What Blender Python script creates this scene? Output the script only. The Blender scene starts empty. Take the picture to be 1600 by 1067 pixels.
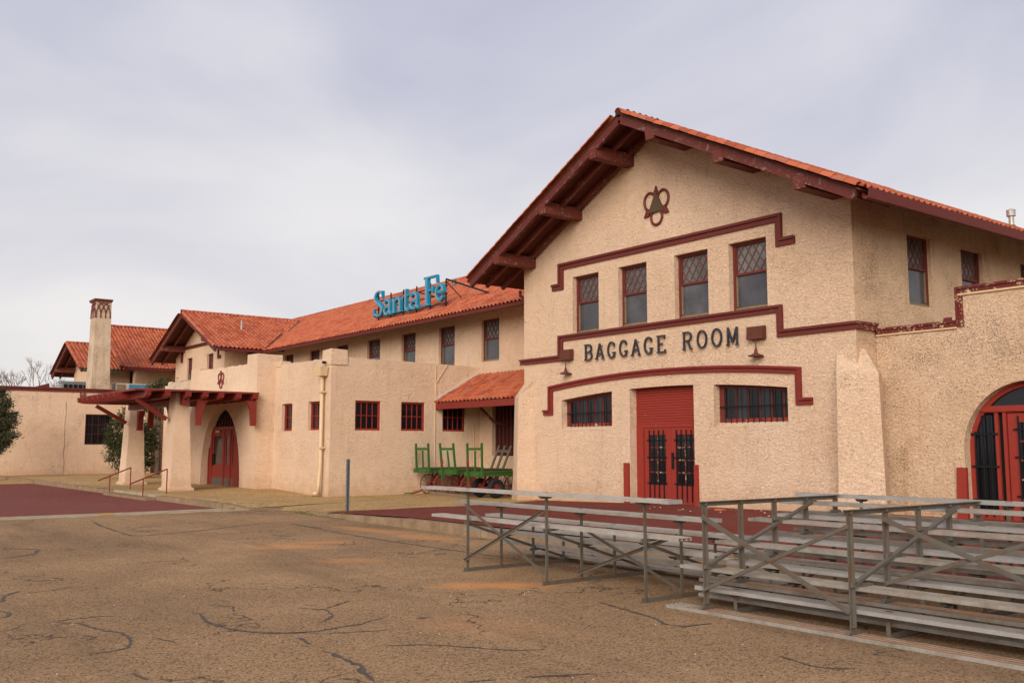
import bpy, bmesh, math, random
import numpy as np
from mathutils import Vector, Matrix
from mathutils.geometry import tessellate_polygon
random.seed(7)
rng = np.random.default_rng(11)
SC = bpy.context.scene
COL = SC.collection
R = math.radians

# ------------------------------------------------------------------ camera
cam = bpy.data.cameras.new('camera')
cam.lens = 33.75; cam.sensor_width = 36.0; cam.sensor_fit = 'HORIZONTAL'
cam.clip_start = 0.1; cam.clip_end = 4000
co = bpy.data.objects.new('camera', cam); COL.objects.link(co)
CAM = Vector((24.892, -19.644, 1.75))
_a = R(37.547); _p = R(6.315)
fwd = Vector((-math.cos(_a)*math.cos(_p), math.sin(_a)*math.cos(_p), math.sin(_p)))
co.location = CAM
co.rotation_euler = fwd.to_track_quat('-Z', 'Y').to_euler()
SC.camera = co

# ------------------------------------------------------------------ world, sun, exposure
SUN_DIR = Vector((0.52, -0.72, 0.40)).normalized()       # towards the sun
W = bpy.data.worlds.new('World'); SC.world = W; W.use_nodes = True
wn = W.node_tree.nodes; wl = W.node_tree.links; wn.clear()
w_out = wn.new('ShaderNodeOutputWorld'); w_bg = wn.new('ShaderNodeBackground'); w_bg.inputs['Strength'].default_value = 0.10
w_sky = wn.new('ShaderNodeTexSky'); w_sky.sky_type = 'NISHITA'; w_sky.sun_disc = False
w_sky.sun_elevation = math.asin(SUN_DIR.z); w_sky.sun_rotation = math.atan2(SUN_DIR.x, SUN_DIR.y)
w_sky.dust_density = 3.0
w_tc = wn.new('ShaderNodeTexCoord'); w_sep = wn.new('ShaderNodeSeparateXYZ'); wl.new(w_tc.outputs['Generated'], w_sep.inputs[0])
# cloud deck: broad soft folds, a little denser (greyer, lavender) overhead, thinner and paler towards the horizon
w_map = wn.new('ShaderNodeMapping'); w_map.inputs['Scale'].default_value = (1.0, 1.0, 2.2); wl.new(w_tc.outputs['Generated'], w_map.inputs[0])
w_nz = wn.new('ShaderNodeTexNoise'); w_nz.inputs['Scale'].default_value = 2.1; w_nz.inputs['Detail'].default_value = 5; w_nz.inputs['Roughness'].default_value = 0.48; w_nz.inputs['Distortion'].default_value = 0.5
wl.new(w_map.outputs[0], w_nz.inputs['Vector'])
w_grad = wn.new('ShaderNodeValToRGB'); wl.new(w_sep.outputs['Z'], w_grad.inputs[0])
e = w_grad.color_ramp.elements
e[0].position = 0.0; e[0].color = (0.50, 0.49, 0.50, 1)
e[1].position = 0.62; e[1].color = (0.365, 0.378, 0.462, 1)
_m = e.new(0.16); _m.color = (0.525, 0.513, 0.522, 1)
w_fold = wn.new('ShaderNodeValToRGB'); wl.new(w_nz.outputs['Fac'], w_fold.inputs[0])
e = w_fold.color_ramp.elements
e[0].position = 0.33; e[0].color = (0.80, 0.80, 0.885, 1); e[1].position = 0.63; e[1].color = (1.10, 1.08, 1.05, 1)
w_mul = wn.new('ShaderNodeMixRGB'); w_mul.blend_type = 'MULTIPLY'; w_mul.inputs[0].default_value = 1
wl.new(w_grad.outputs[0], w_mul.inputs[1]); wl.new(w_fold.outputs[0], w_mul.inputs[2])
w_x10 = wn.new('ShaderNodeMixRGB'); w_x10.blend_type = 'MULTIPLY'; w_x10.inputs[0].default_value = 1; w_x10.inputs[2].default_value = (6.85, 6.85, 6.80, 1)
wl.new(w_mul.outputs[0], w_x10.inputs[1])
# long thin openings in the deck close to the horizon
w_map2 = wn.new('ShaderNodeMapping'); w_map2.inputs['Scale'].default_value = (1.6, 1.6, 26.0); wl.new(w_tc.outputs['Generated'], w_map2.inputs[0])
w_nz2 = wn.new('ShaderNodeTexNoise'); w_nz2.inputs['Scale'].default_value = 1.3; w_nz2.inputs['Detail'].default_value = 4; wl.new(w_map2.outputs[0], w_nz2.inputs['Vector'])
w_gap = wn.new('ShaderNodeMapRange'); w_gap.inputs[1].default_value = 0.50; w_gap.inputs[2].default_value = 0.66; w_gap.inputs[3].default_value = 0.0; w_gap.inputs[4].default_value = 0.55
wl.new(w_nz2.outputs['Fac'], w_gap.inputs[0])
w_low = wn.new('ShaderNodeMapRange'); w_low.inputs[1].default_value = 0.09; w_low.inputs[2].default_value = 0.17; w_low.inputs[3].default_value = 1; w_low.inputs[4].default_value = 0
wl.new(w_sep.outputs['Z'], w_low.inputs[0])
w_gm = wn.new('ShaderNodeMath'); w_gm.operation = 'MULTIPLY'; wl.new(w_gap.outputs[0], w_gm.inputs[0]); wl.new(w_low.outputs[0], w_gm.inputs[1])
w_ga = wn.new('ShaderNodeMath'); w_ga.operation = 'ADD'; w_ga.inputs[1].default_value = 0.05; wl.new(w_gm.outputs[0], w_ga.inputs[0])
w_mix = wn.new('ShaderNodeMixRGB'); wl.new(w_ga.outputs[0], w_mix.inputs[0]); wl.new(w_x10.outputs[0], w_mix.inputs[1]); wl.new(w_sky.outputs[0], w_mix.inputs[2])
wl.new(w_mix.outputs[0], w_bg.inputs['Color']); wl.new(w_bg.outputs[0], w_out.inputs[0])

sun = bpy.data.lights.new('sun', 'SUN'); sun.energy = 1.5; sun.angle = R(40); sun.color = (1.0, 0.93, 0.83)
so = bpy.data.objects.new('sun', sun); COL.objects.link(so); so.location = (30, -40, 50)
so.rotation_euler = (-SUN_DIR).to_track_quat('-Z', 'Y').to_euler()
SC.view_settings.view_transform = 'Standard'; SC.view_settings.look = 'None'
SC.view_settings.exposure = 1.15; SC.view_settings.gamma = 1.0; SC.view_settings.use_curve_mapping = False
SC.cycles.max_bounces = 6

# ------------------------------------------------------------------ materials
def srgb(r, g, b):
    f = lambda c: (c/255/12.92) if c <= 10 else ((c/255+0.055)/1.055)**2.4
    return (f(r), f(g), f(b), 1)

class NT:
    def __init__(s, name, rough=0.8, metal=0.0, spec=0.3):
        s.m = bpy.data.materials.new(name); s.m.use_nodes = True
        s.t = s.m.node_tree; s.n = s.t.nodes; s.l = s.t.links
        s.b = s.n['Principled BSDF']; s.b.inputs['Roughness'].default_value = rough; s.b.inputs['Metallic'].default_value = metal
        s.b.inputs['Specular IOR Level'].default_value = spec*0.8
        s.tc = s.n.new('ShaderNodeTexCoord'); s.co = s.tc.outputs['Object']
    def geo_pos(s):
        s.co = s.n.new('ShaderNodeNewGeometry').outputs['Position']; return s
    def scaled(s, sc):
        m = s.n.new('ShaderNodeMapping'); m.inputs['Scale'].default_value = sc; s.l.new(s.co, m.inputs[0]); return m.outputs[0]
    def noise(s, scale, detail=4, rough=0.55, dist=0.0, vec=None):
        x = s.n.new('ShaderNodeTexNoise'); x.inputs['Scale'].default_value = scale; x.inputs['Detail'].default_value = detail
        x.inputs['Roughness'].default_value = rough; x.inputs['Distortion'].default_value = dist
        s.l.new(vec or s.co, x.inputs['Vector']); return x.outputs['Fac']
    def voro(s, scale, vec=None, out='Distance', feat='F1'):
        x = s.n.new('ShaderNodeTexVoronoi'); x.inputs['Scale'].default_value = scale; x.feature = feat
        s.l.new(vec or s.co, x.inputs['Vector']); return x.outputs[out]
    def ramp(s, fac, *stops):
        x = s.n.new('ShaderNodeValToRGB'); s.l.new(fac, x.inputs[0]); el = x.color_ramp.elements
        el[0].position, el[0].color = stops[0]; el[1].position, el[1].color = stops[-1]
        for p, c in stops[1:-1]:
            q = el.new(p); q.color = c
        return x.outputs[0]
    def warp(s, amt):
        x = s.n.new('ShaderNodeTexNoise'); x.inputs['Scale'].default_value = 2.2; x.inputs['Detail'].default_value = 4; s.l.new(s.co, x.inputs['Vector'])
        v = s.n.new('ShaderNodeVectorMath'); v.operation = 'MULTIPLY_ADD'; v.inputs[1].default_value = (amt*2, amt*2, amt*2); s.l.new(x.outputs['Color'], v.inputs[0]); s.l.new(s.co, v.inputs[2]); return v.outputs[0]
    def rng(s, fac, a, b, c=0.0, d=1.0):
        x = s.n.new('ShaderNodeMapRange'); s.l.new(fac, x.inputs[0])
        for i, v in enumerate((a, b, c, d)): x.inputs[i+1].default_value = v
        return x.outputs[0]
    def math(s, op, a, b=None):
        x = s.n.new('ShaderNodeMath'); x.operation = op
        for i, v in enumerate((a, b)):
            if v is None: continue
            if isinstance(v, (int, float)): x.inputs[i].default_value = v
            else: s.l.new(v, x.inputs[i])
        return x.outputs[0]
    def mix(s, fac, a, b, mode='MIX'):
        x = s.n.new('ShaderNodeMixRGB'); x.blend_type = mode
        for i, v in enumerate((fac, a, b)):
            if isinstance(v, (int, float)): x.inputs[i].default_value = v
            elif isinstance(v, tuple): x.inputs[i].default_value = v
            else: s.l.new(v, x.inputs[i])
        return x.outputs[0]
    def color(s, c):
        if isinstance(c, tuple): s.b.inputs['Base Color'].default_value = c
        else: s.l.new(c, s.b.inputs['Base Color'])
        return s
    def bump(s, h, strength=0.5, dist=0.02, prev=None):
        x = s.n.new('ShaderNodeBump'); x.inputs['Strength'].default_value = strength; x.inputs['Distance'].default_value = dist
        s.l.new(h, x.inputs['Height'])
        if prev: s.l.new(prev, x.inputs['Normal'])
        s.l.new(x.outputs[0], s.b.inputs['Normal']); return x.outputs[0]
    def island(s):
        g = s.n.new('ShaderNodeNewGeometry'); o = s.n.new('ShaderNodeObjectInfo')
        a = s.math('ADD', g.outputs['Random Per Island'], o.outputs['Random']); return s.math('FRACT', a)

G = lambda v: (v, v, v, 1)
def stucco(name, base, pits=0.62, grime=0.25, dark=(0.16, 0.10, 0.06, 1)):
    t = NT(name, 0.92, 0, 0.15).geo_pos()
    big = t.noise(0.55, 3); mid = t.noise(3.2, 4, 0.6); fine = t.noise(26, 3, 0.6)
    c = t.mix(t.rng(big, 0.35, 0.68, 0, 0.6), base, (base[0]*0.90, base[1]*0.86, base[2]*0.80, 1))
    c = t.mix(t.rng(mid, 0.4, 0.75, 0, grime), c, (base[0]*0.74, base[1]*0.68, base[2]*0.60, 1))
    # broken-off dashes of paint: small dark marks gathered in patches
    v = t.noise(34, 2, 0.7, 0.8); zone = t.noise(0.9, 3, 0.6)
    th = t.rng(zone, 0.42, 0.72, 0.0, 0.13)
    pit = t.rng(t.math('ADD', v, th), pits+0.09, pits+0.15, 0, 0.75)
    c = t.mix(pit, c, dark)
    # thin streaks of run-off
    st = t.noise(1.0, 4, 0.6, 0, t.scaled((5.0, 5.0, 0.35)))
    c = t.mix(t.rng(st, 0.56, 0.76, 0, grime*1.5), c, (base[0]*0.62, base[1]*0.52, base[2]*0.42, 1))
    t.color(c)
    d1 = t.noise(10.5, 4, 0.72, 1.1, t.scaled((1.0, 1.0, 1.9))); d2 = t.noise(30, 3, 0.7, 0.6)
    h = t.math('ADD', t.math('MULTIPLY', d1, 0.6), t.math('MULTIPLY', d2, 0.4))
    c = t.mix(t.rng(h, 0.485, 0.35, 0, 0.36), c, (base[0]*0.60, base[1]*0.50, base[2]*0.42, 1))     # dust and shade painted into the hollows of the dash coat
    # hairline cracks and old patch repairs
    cr = t.voro(0.42, t.warp(0.35), 'Distance', 'DISTANCE_TO_EDGE'); sel = t.noise(0.6, 2)
    crk = t.math('MULTIPLY', t.rng(cr, 0.006, 0.0, 0, 0.55), t.rng(sel, 0.52, 0.60))
    c = t.mix(crk, c, (base[0]*0.45, base[1]*0.36, base[2]*0.28, 1))
    pt = t.rng(t.noise(0.33, 1, 0.3), 0.60, 0.63, 0, 0.16); c = t.mix(pt, c, (min(1, base[0]*1.05), base[1]*1.10, base[2]*1.2, 1))
    # splash-back staining along the foot of the walls
    sp = t.n.new('ShaderNodeSeparateXYZ'); t.l.new(t.co, sp.inputs[0])
    foot = t.math('MULTIPLY', t.rng(t.math('ADD', sp.outputs[2], t.math('MULTIPLY', mid, -0.9)), 0.35, -0.35), 0.55)
    c = t.mix(foot, c, (base[0]*0.66, base[1]*0.54, base[2]*0.42, 1)); t.color(c)
    bv = t.n.new('ShaderNodeBevel'); bv.samples = 4; bv.inputs['Radius'].default_value = 0.035
    n = t.bump(d1, 1.0, 0.068, bv.outputs[0]); t.bump(t.math('SUBTRACT', d2, t.math('MULTIPLY', pit, 0.5)), 0.8, 0.03, n)
    return t.m
STUCCO = stucco('stucco_tan', (0.89, 0.637, 0.445, 1), 0.60, 0.22)
STUCCO_OLD = stucco('stucco_weathered', (0.87, 0.61, 0.405, 1), 0.535, 0.40)
STUCCO_FAR = stucco('stucco_pale', (0.85, 0.60, 0.415, 1), 0.66, 0.30)
STUCCO_RAW = stucco('stucco_chimney', (0.80, 0.62, 0.45, 1), 0.52, 0.55)

def paint(name, base, worn=(0.35, 0.27, 0.2, 1), amount=0.25, rough=0.55, edge=0.6):
    t = NT(name, rough, 0, 0.35).geo_pos()
    n = t.noise(5, 5, 0.65); f = t.noise(22, 4, 0.7)
    c = t.mix(t.rng(n, 0.3, 0.7, 0, 0.5), base, (base[0]*0.72, base[1]*0.72, base[2]*0.75, 1))
    w = t.rng(t.math('ADD', t.math('MULTIPLY', n, 0.5), t.math('MULTIPLY', f, 0.5)), edge, edge+0.06, 0, amount)
    t.color(t.mix(w, c, worn)); t.bump(f, 0.15, 0.01); return t.m
MAROON = paint('maroon_trim_paint', (0.140, 0.026, 0.019, 1), (0.33, 0.2, 0.14, 1), 0.5, 0.6, 0.6)
MAROON_PEEL = paint('maroon_peeling_paint', (0.130, 0.020, 0.016, 1), (0.62, 0.42, 0.24, 1), 0.95, 0.65, 0.53)
RED = paint('red_door_paint', (0.275, 0.030, 0.018, 1), (0.45, 0.3, 0.18, 1), 0.5, 0.6, 0.61)
RED_TRIM = paint('red_trim_paint', (0.20, 0.026, 0.018, 1), (0.42, 0.25, 0.18, 1), 0.4, 0.5, 0.64)
SOFFIT = None
def boards(name, base, axis_scale):
    t = NT(name, 0.7, 0, 0.2).geo_pos()
    g = t.noise(1.0, 5, 0.6, 0, t.scaled((6, 6, 6))); gg = t.noise(1.0, 3, 0.6, 0, t.scaled(axis_scale))
    c = t.mix(t.rng(gg, 0.3, 0.7), (base[0]*0.6, base[1]*0.6, base[2]*0.6, 1), base)
    c = t.mix(t.rng(g, 0.62, 0.75, 0, 0.5), c, (0.2, 0.14, 0.1, 1)); t.color(c); t.bump(gg, 0.3, 0.01); return t.m
SOFFIT = boards('soffit_boards', (0.13, 0.036, 0.024, 1), (1.2, 9, 9))
BEAM = paint('beam_paint', (0.145, 0.032, 0.022, 1), (0.32, 0.22, 0.16, 1), 0.8, 0.65, 0.56)
GREYWOOD = boards('grey_wood', (0.13, 0.10, 0.07, 1), (3, 3, 30))
BARGE = paint('weathered_barge_paint', (0.115, 0.024, 0.018, 1), (0.30, 0.22, 0.17, 1), 0.55, 0.7, 0.55)
LATT = paint('lattice_paint', (0.20, 0.06, 0.04, 1), (0.62, 0.5, 0.38, 1), 0.8, 0.6, 0.58)
RAWWOOD = boards('weathered_wood', (0.26, 0.18, 0.11, 1), (3, 3, 30))

def tile_mat():
    t = NT('clay_tile', 0.75, 0, 0.25).geo_pos()
    i = t.island(); n = t.noise(2.2, 4, 0.6); f = t.noise(30, 3, 0.6)
    c = t.ramp(i, (0.0, (0.29, 0.066, 0.032, 1)), (0.35, (0.41, 0.098, 0.042, 1)), (0.7, (0.48, 0.135, 0.062, 1)), (1.0, (0.37, 0.115, 0.065, 1)))
    c = t.mix(t.rng(n, 0.5, 0.75, 0, 0.35), c, (0.20, 0.055, 0.035, 1))
    c = t.mix(t.rng(f, 0.66, 0.78, 0, 0.4), c, (0.16, 0.10, 0.07, 1))
    t.color(c); t.bump(f, 0.2, 0.008); return t.m
TILE = tile_mat()
TILE_DK = NT('tile_underlay', 0.9).color((0.055, 0.018, 0.012, 1)).m
TILE_DULL = NT('clay_tile_dull', 0.85)
_t = TILE_DULL.geo_pos(); _t.color(_t.mix(_t.island(), (0.20, 0.045, 0.018, 1), (0.31, 0.075, 0.026, 1))); TILE_DULL = _t.m

def glass(name, c, rough=0.06):
    t = NT(name, rough, 0, 0.5).geo_pos(); n = t.noise(1.3, 3); o = t.n.new('ShaderNodeObjectInfo').outputs['Random']
    a = t.mix(o, (c[0]*0.55, c[1]*0.55, c[2]*0.6, 1), (c[0]*1.35, c[1]*1.35, c[2]*1.4, 1))
    t.color(t.mix(t.rng(n, 0.35, 0.7), a, (c[0]*0.5, c[1]*0.5, c[2]*0.55, 1))); t.bump(t.noise(2.4, 1), 0.06, 0.02); return t.m
PANE = glass('window_glass', (0.012, 0.013, 0.015, 1), 0.08)
PANE_GREY = glass('backed_glass', (0.075, 0.072, 0.075, 1), 0.10)
PANE_GREEN = glass('leaded_glass', (0.115, 0.122, 0.112, 1), 0.2)
PANE_MID = glass('blue_grey_glass', (0.032, 0.034, 0.038, 1), 0.12)  # blue-grey glass, a step lighter than the plain panes
DARK = NT('dark_interior', 0.9).color((0.01, 0.009, 0.008, 1)).m
IRON = NT('black_iron', 0.55, 0.3).color((0.012, 0.013, 0.016, 1)).m
def metal(name, base, rust, amt, rough=0.45, met=0.7, dust_shade=0.0):
    t = NT(name, rough, met, 0.4).geo_pos(); n = t.noise(4, 5, 0.65); f = t.noise(40, 3, 0.6)
    c = t.mix(t.rng(n, 0.42, 0.68, 0, amt), base, rust); c = t.mix(t.rng(f, 0.45, 0.75, 0, 0.25), c, (rust[0]*0.6, rust[1]*0.6, rust[2]*0.6, 1))
    if dust_shade:                                              # blown dust and painted shade on whatever faces up
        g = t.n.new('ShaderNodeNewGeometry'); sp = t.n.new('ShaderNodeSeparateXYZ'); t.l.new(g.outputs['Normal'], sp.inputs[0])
        c = t.mix(t.math('MULTIPLY', t.rng(sp.outputs[2], 0.7, 0.95), t.rng(n, 0.25, 0.6, dust_shade*0.6, dust_shade)), c, (0.185, 0.13, 0.08, 1))
    t.color(c); t.bump(f, 0.05, 0.004); return t.m
ALU = metal('weathered_aluminium', (0.46, 0.425, 0.38, 1), (0.30, 0.235, 0.165, 1), 0.6, 0.45, 0.3)
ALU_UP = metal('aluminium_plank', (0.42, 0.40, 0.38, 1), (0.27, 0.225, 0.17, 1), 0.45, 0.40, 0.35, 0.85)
GALV = metal('dull_galvanised_steel', (0.15, 0.135, 0.11, 1), (0.15, 0.08, 0.04, 1), 0.7, 0.6, 0.35)
SAND = paint('blown_sand', (0.42, 0.18, 0.07, 1), (0.14, 0.07, 0.035, 1), 0.6, 0.95, 0.52)
ALU_DIRT_SHADE = metal('dirty_shaded_aluminium', (0.36, 0.325, 0.28, 1), (0.18, 0.13, 0.085, 1), 0.65, 0.5, 0.25, 0.9)  # dirt, plus shade of the stacked pair painted into the darker metal
LETTER = metal('dark_letter_metal', (0.034, 0.039, 0.050, 1), (0.09, 0.06, 0.05, 1), 0.5, 0.6, 0.3)
BLUE = metal('blue_sign_enamel', (0.008, 0.255, 0.41, 1), (0.03, 0.16, 0.25, 1), 0.5, 0.45, 0.1)
NEON = NT('neon_tube_glass', 0.2).color((0.30, 0.40, 0.44, 1)).m
RUST = metal('rusted_lamp', (0.135, 0.038, 0.022, 1), (0.085, 0.03, 0.018, 1), 0.7, 0.7, 0.2)
GREEN = paint('green_cart_paint', (0.030, 0.108, 0.016, 1), (0.09, 0.09, 0.04, 1), 0.8, 0.6, 0.54)
GREEN_DK = boards('mossy_deck_boards', (0.085, 0.10, 0.03, 1), (12, 2, 12))
WHEELRED = metal('red_wheel_paint', (0.26, 0.03, 0.025, 1), (0.09, 0.03, 0.02, 1), 0.7, 0.6, 0.1)
WHEELRUST = metal('rusty_spokes', (0.21, 0.045, 0.033, 1), (0.08, 0.03, 0.02, 1), 0.6, 0.7, 0.1)
RUBBER = NT('tyre_rubber', 0.8).color((0.016, 0.017, 0.018, 1)).m
PIPE = paint('cream_pipe_paint', (0.66, 0.47, 0.27, 1), (0.3, 0.2, 0.1, 1), 0.4, 0.5, 0.62)
POSTM = metal('grey_post', (0.2, 0.22, 0.235, 1), (0.12, 0.09, 0.07, 1), 0.3, 0.5, 0.4)
WHITE = paint('white_flashing', (0.55, 0.52, 0.48, 1), (0.3, 0.25, 0.2, 1), 0.4)
COOLM = paint('cooler_casing', (0.50, 0.44, 0.33, 1), (0.3, 0.2, 0.1, 1), 0.4)
COOLB = paint('cooler_blue_panel', (0.06, 0.20, 0.29, 1), (0.3, 0.3, 0.3, 1), 0.3)
GRN_GUT = paint('green_gutter', (0.045, 0.065, 0.048, 1), (0.2, 0.1, 0.06, 1), 0.4)

def concrete(name, base):
    t = NT(name, 0.9, 0, 0.2).geo_pos(); n = t.noise(2.5, 5, 0.65); f = t.noise(45, 3, 0.6)
    c = t.mix(t.rng(n, 0.35, 0.7), base, (base[0]*0.62, base[1]*0.56, base[2]*0.48, 1)); c = t.mix(t.rng(f, 0.55, 0.8, 0, 0.5), c, (0.09, 0.065, 0.045, 1))
    t.color(c); t.bump(f, 0.4, 0.01); return t.m
CONC = concrete('kerb_concrete', (0.30, 0.205, 0.125, 1))
STRIP = concrete('strip_concrete', (0.44, 0.345, 0.22, 1))

def brick_ground(name, c1, c2, mortar, sand=0.35):
    t = NT(name, 1.0, 0, 0.06).geo_pos()
    b = t.n.new('ShaderNodeTexBrick'); t.l.new(t.co, b.inputs['Vector'])
    b.inputs['Color1'].default_value = c1; b.inputs['Color2'].default_value = c2; b.inputs['Mortar'].default_value = mortar
    b.inputs['Scale'].default_value = 1.0; b.inputs['Mortar Size'].default_value = 0.006; b.inputs['Brick Width'].default_value = 0.21; b.inputs['Row Height'].default_value = 0.105
    n = t.noise(0.5, 4, 0.6); f = t.noise(5, 4, 0.7)
    c = t.mix(t.rng(n, 0.40, 0.66, 0, 0.75), b.outputs['Color'], (c1[0]*0.66+0.03, c1[1]*0.7+0.026, c1[2]*0.7+0.026, 1))
    c = t.mix(t.rng(f, 0.6, 0.8, 0, sand), c, (0.34, 0.18, 0.10, 1))
    t.color(c); t.bump(t.math('SUBTRACT', t.math('MULTIPLY', f, 0.4), b.outputs['Fac']), 0.35, 0.012); return t.m
PLAZA = brick_ground('plaza_brick', (0.205, 0.047, 0.031, 1), (0.155, 0.036, 0.026, 1), (0.11, 0.045, 0.032, 1), 0.45)
DRIVE = brick_ground('drive_brick', (0.235, 0.070, 0.052, 1), (0.185, 0.056, 0.045, 1), (0.13, 0.058, 0.046, 1), 0.4)

def gravel():
    t = NT('yellow_gravel', 0.95, 0, 0.15).geo_pos()
    n = t.noise(0.8, 4, 0.6); v = t.voro(28, None, 'Color'); f = t.noise(14, 4, 0.7)
    bw = t.n.new('ShaderNodeRGBToBW'); t.l.new(v, bw.inputs[0])
    c = t.ramp(bw.outputs[0], (0.2, (0.28, 0.16, 0.06, 1)), (0.5, (0.46, 0.285, 0.115, 1)), (0.85, (0.60, 0.42, 0.20, 1)))
    c = t.mix(t.rng(n, 0.45, 0.7, 0, 0.55), c, (0.27, 0.165, 0.08, 1)); c = t.mix(t.rng(f, 0.54, 0.68, 0, 0.75), c, (0.15, 0.095, 0.045, 1))
    t.color(c); t.bump(t.voro(28), 0.6, 0.02); return t.m
GRAVEL = gravel()

def asphalt():
    t = NT('dusty_asphalt', 1.0, 0, 0.08).geo_pos()
    n = t.noise(0.19, 5, 0.62, 0.8); m = t.noise(1.6, 5, 0.62); s = t.noise(62, 3, 0.8); v = t.voro(60, None, 'Color')
    bw = t.n.new('ShaderNodeRGBToBW'); t.l.new(v, bw.inputs[0])
    base = t.mix(t.rng(n, 0.36, 0.66), (0.24, 0.142, 0.073, 1), (0.47, 0.285, 0.142, 1))
    base = t.mix(t.rng(m, 0.38, 0.7, 0, 0.7), base, (0.33, 0.19, 0.09, 1))
    c = t.mix(t.rng(bw.outputs[0], 0.55, 0.86, 0, 0.55), base, (0.50, 0.34, 0.21, 1))          # pale stones
    c = t.mix(t.rng(bw.outputs[0], 0.36, 0.12, 0, 0.85), c, (0.05, 0.036, 0.027, 1))           # dark stones
    c = t.mix(t.rng(s, 0.52, 0.66, 0, 0.75), c, (0.065, 0.043, 0.028, 1))
    # wind-blown orange sand lying in shallow puddle shapes
    acc = None
    for x, y, ax, ay, ang, amt in ((14.75, -12.2, 1.0, 0.40, 0.9, 1.0), (8.7, -12.2, 0.9, 0.5, 0.9, 0.8), (8.3, -11.4, 0.7, 0.3, 0.9, 0.7), (11.3, -12.3, 0.7, 0.4, 0.9, 0.55),
                                   (6.4, -9.35, 1.6, 0.35, 0.1, 0.65), (8.6, -9.3, 1.6, 0.4, 0.0, 0.6), (17.0, -13.9, 1.0, 0.6, 0.5, 0.25)):
        mp = t.n.new('ShaderNodeMapping'); mp.vector_type = 'TEXTURE'; mp.inputs['Location'].default_value = (x, y, 0); mp.inputs['Rotation'].default_value = (0, 0, ang); mp.inputs['Scale'].default_value = (ax, ay, 1)
        t.l.new(t.co, mp.inputs[0])
        ln = t.n.new('ShaderNodeVectorMath'); ln.operation = 'LENGTH'; t.l.new(mp.outputs[0], ln.inputs[0])
        d = t.math('ADD', ln.outputs['Value'], t.math('MULTIPLY', t.math('SUBTRACT', m, 0.5), 1.6))
        k = t.rng(d, 0.42, 1.08, amt, 0.0); acc = k if acc is None else t.math('MAXIMUM', acc, k)
    sandy = t.math('MULTIPLY', acc, t.rng(s, 0.35, 0.6, 1.0, 0.65))
    c = t.mix(sandy, c, (0.60, 0.27, 0.10, 1))
    ck = t.voro(0.30, t.warp(0.9), 'Distance', 'DISTANCE_TO_EDGE'); sel = t.noise(0.35, 3)
    c = t.mix(t.math('MULTIPLY', t.rng(ck, 0.011, 0.004, 0, 0.8), t.rng(sel, 0.48, 0.54)), c, (0.05, 0.04, 0.033, 1))
    lane = t.noise(1.0, 3, 0.6, 0, t.scaled((0.12, 0.9, 1.0))); c = t.mix(t.rng(lane, 0.52, 0.72, 0, 0.4), c, (0.115, 0.075, 0.048, 1))
    oil = t.noise(2.6, 2, 0.4); c = t.mix(t.rng(oil, 0.72, 0.78, 0, 0.45), c, (0.06, 0.045, 0.036, 1))
    t.color(c); h = t.math('ADD', t.math('MULTIPLY', s, 0.6), bw.outputs[0]); t.bump(h, 0.55, 0.012); return t.m
ASPHALT = asphalt()
_t = NT('tar', 0.7, 0, 0.3).geo_pos(); _n = _t.noise(30, 3, 0.7); _t.color(_t.mix(_t.rng(_n, 0.42, 0.66), (0.052, 0.047, 0.044, 1), (0.16, 0.10, 0.058, 1))); TAR = _t.m
YELLOW = NT('faded_yellow_paint', 0.8).color((0.45, 0.25, 0.05, 1)).m
def leaf(name, a, b):
    t = NT(name, 0.75, 0, 0.2); t.color(t.ramp(t.island(), (0.0, a), (1.0, b))); return t.m
JUNIPER = leaf('juniper_leaf', (0.022, 0.025, 0.013, 1), (0.10, 0.095, 0.045, 1))
JUNIPER_B = leaf('shrub_leaf', (0.018, 0.021, 0.009, 1), (0.072, 0.076, 0.028, 1))
WEED = leaf('weed_leaf', (0.05, 0.08, 0.015, 1), (0.2, 0.2, 0.06, 1))
BARK = NT('bark', 0.9).color((0.10, 0.075, 0.055, 1)).m
TWIG = NT('pale_twigs', 0.9).color((0.22, 0.17, 0.135, 1)).m
BRONZE = NT('bronze_plate', 0.7, 0.1).color((0.095, 0.058, 0.032, 1)).m

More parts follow.
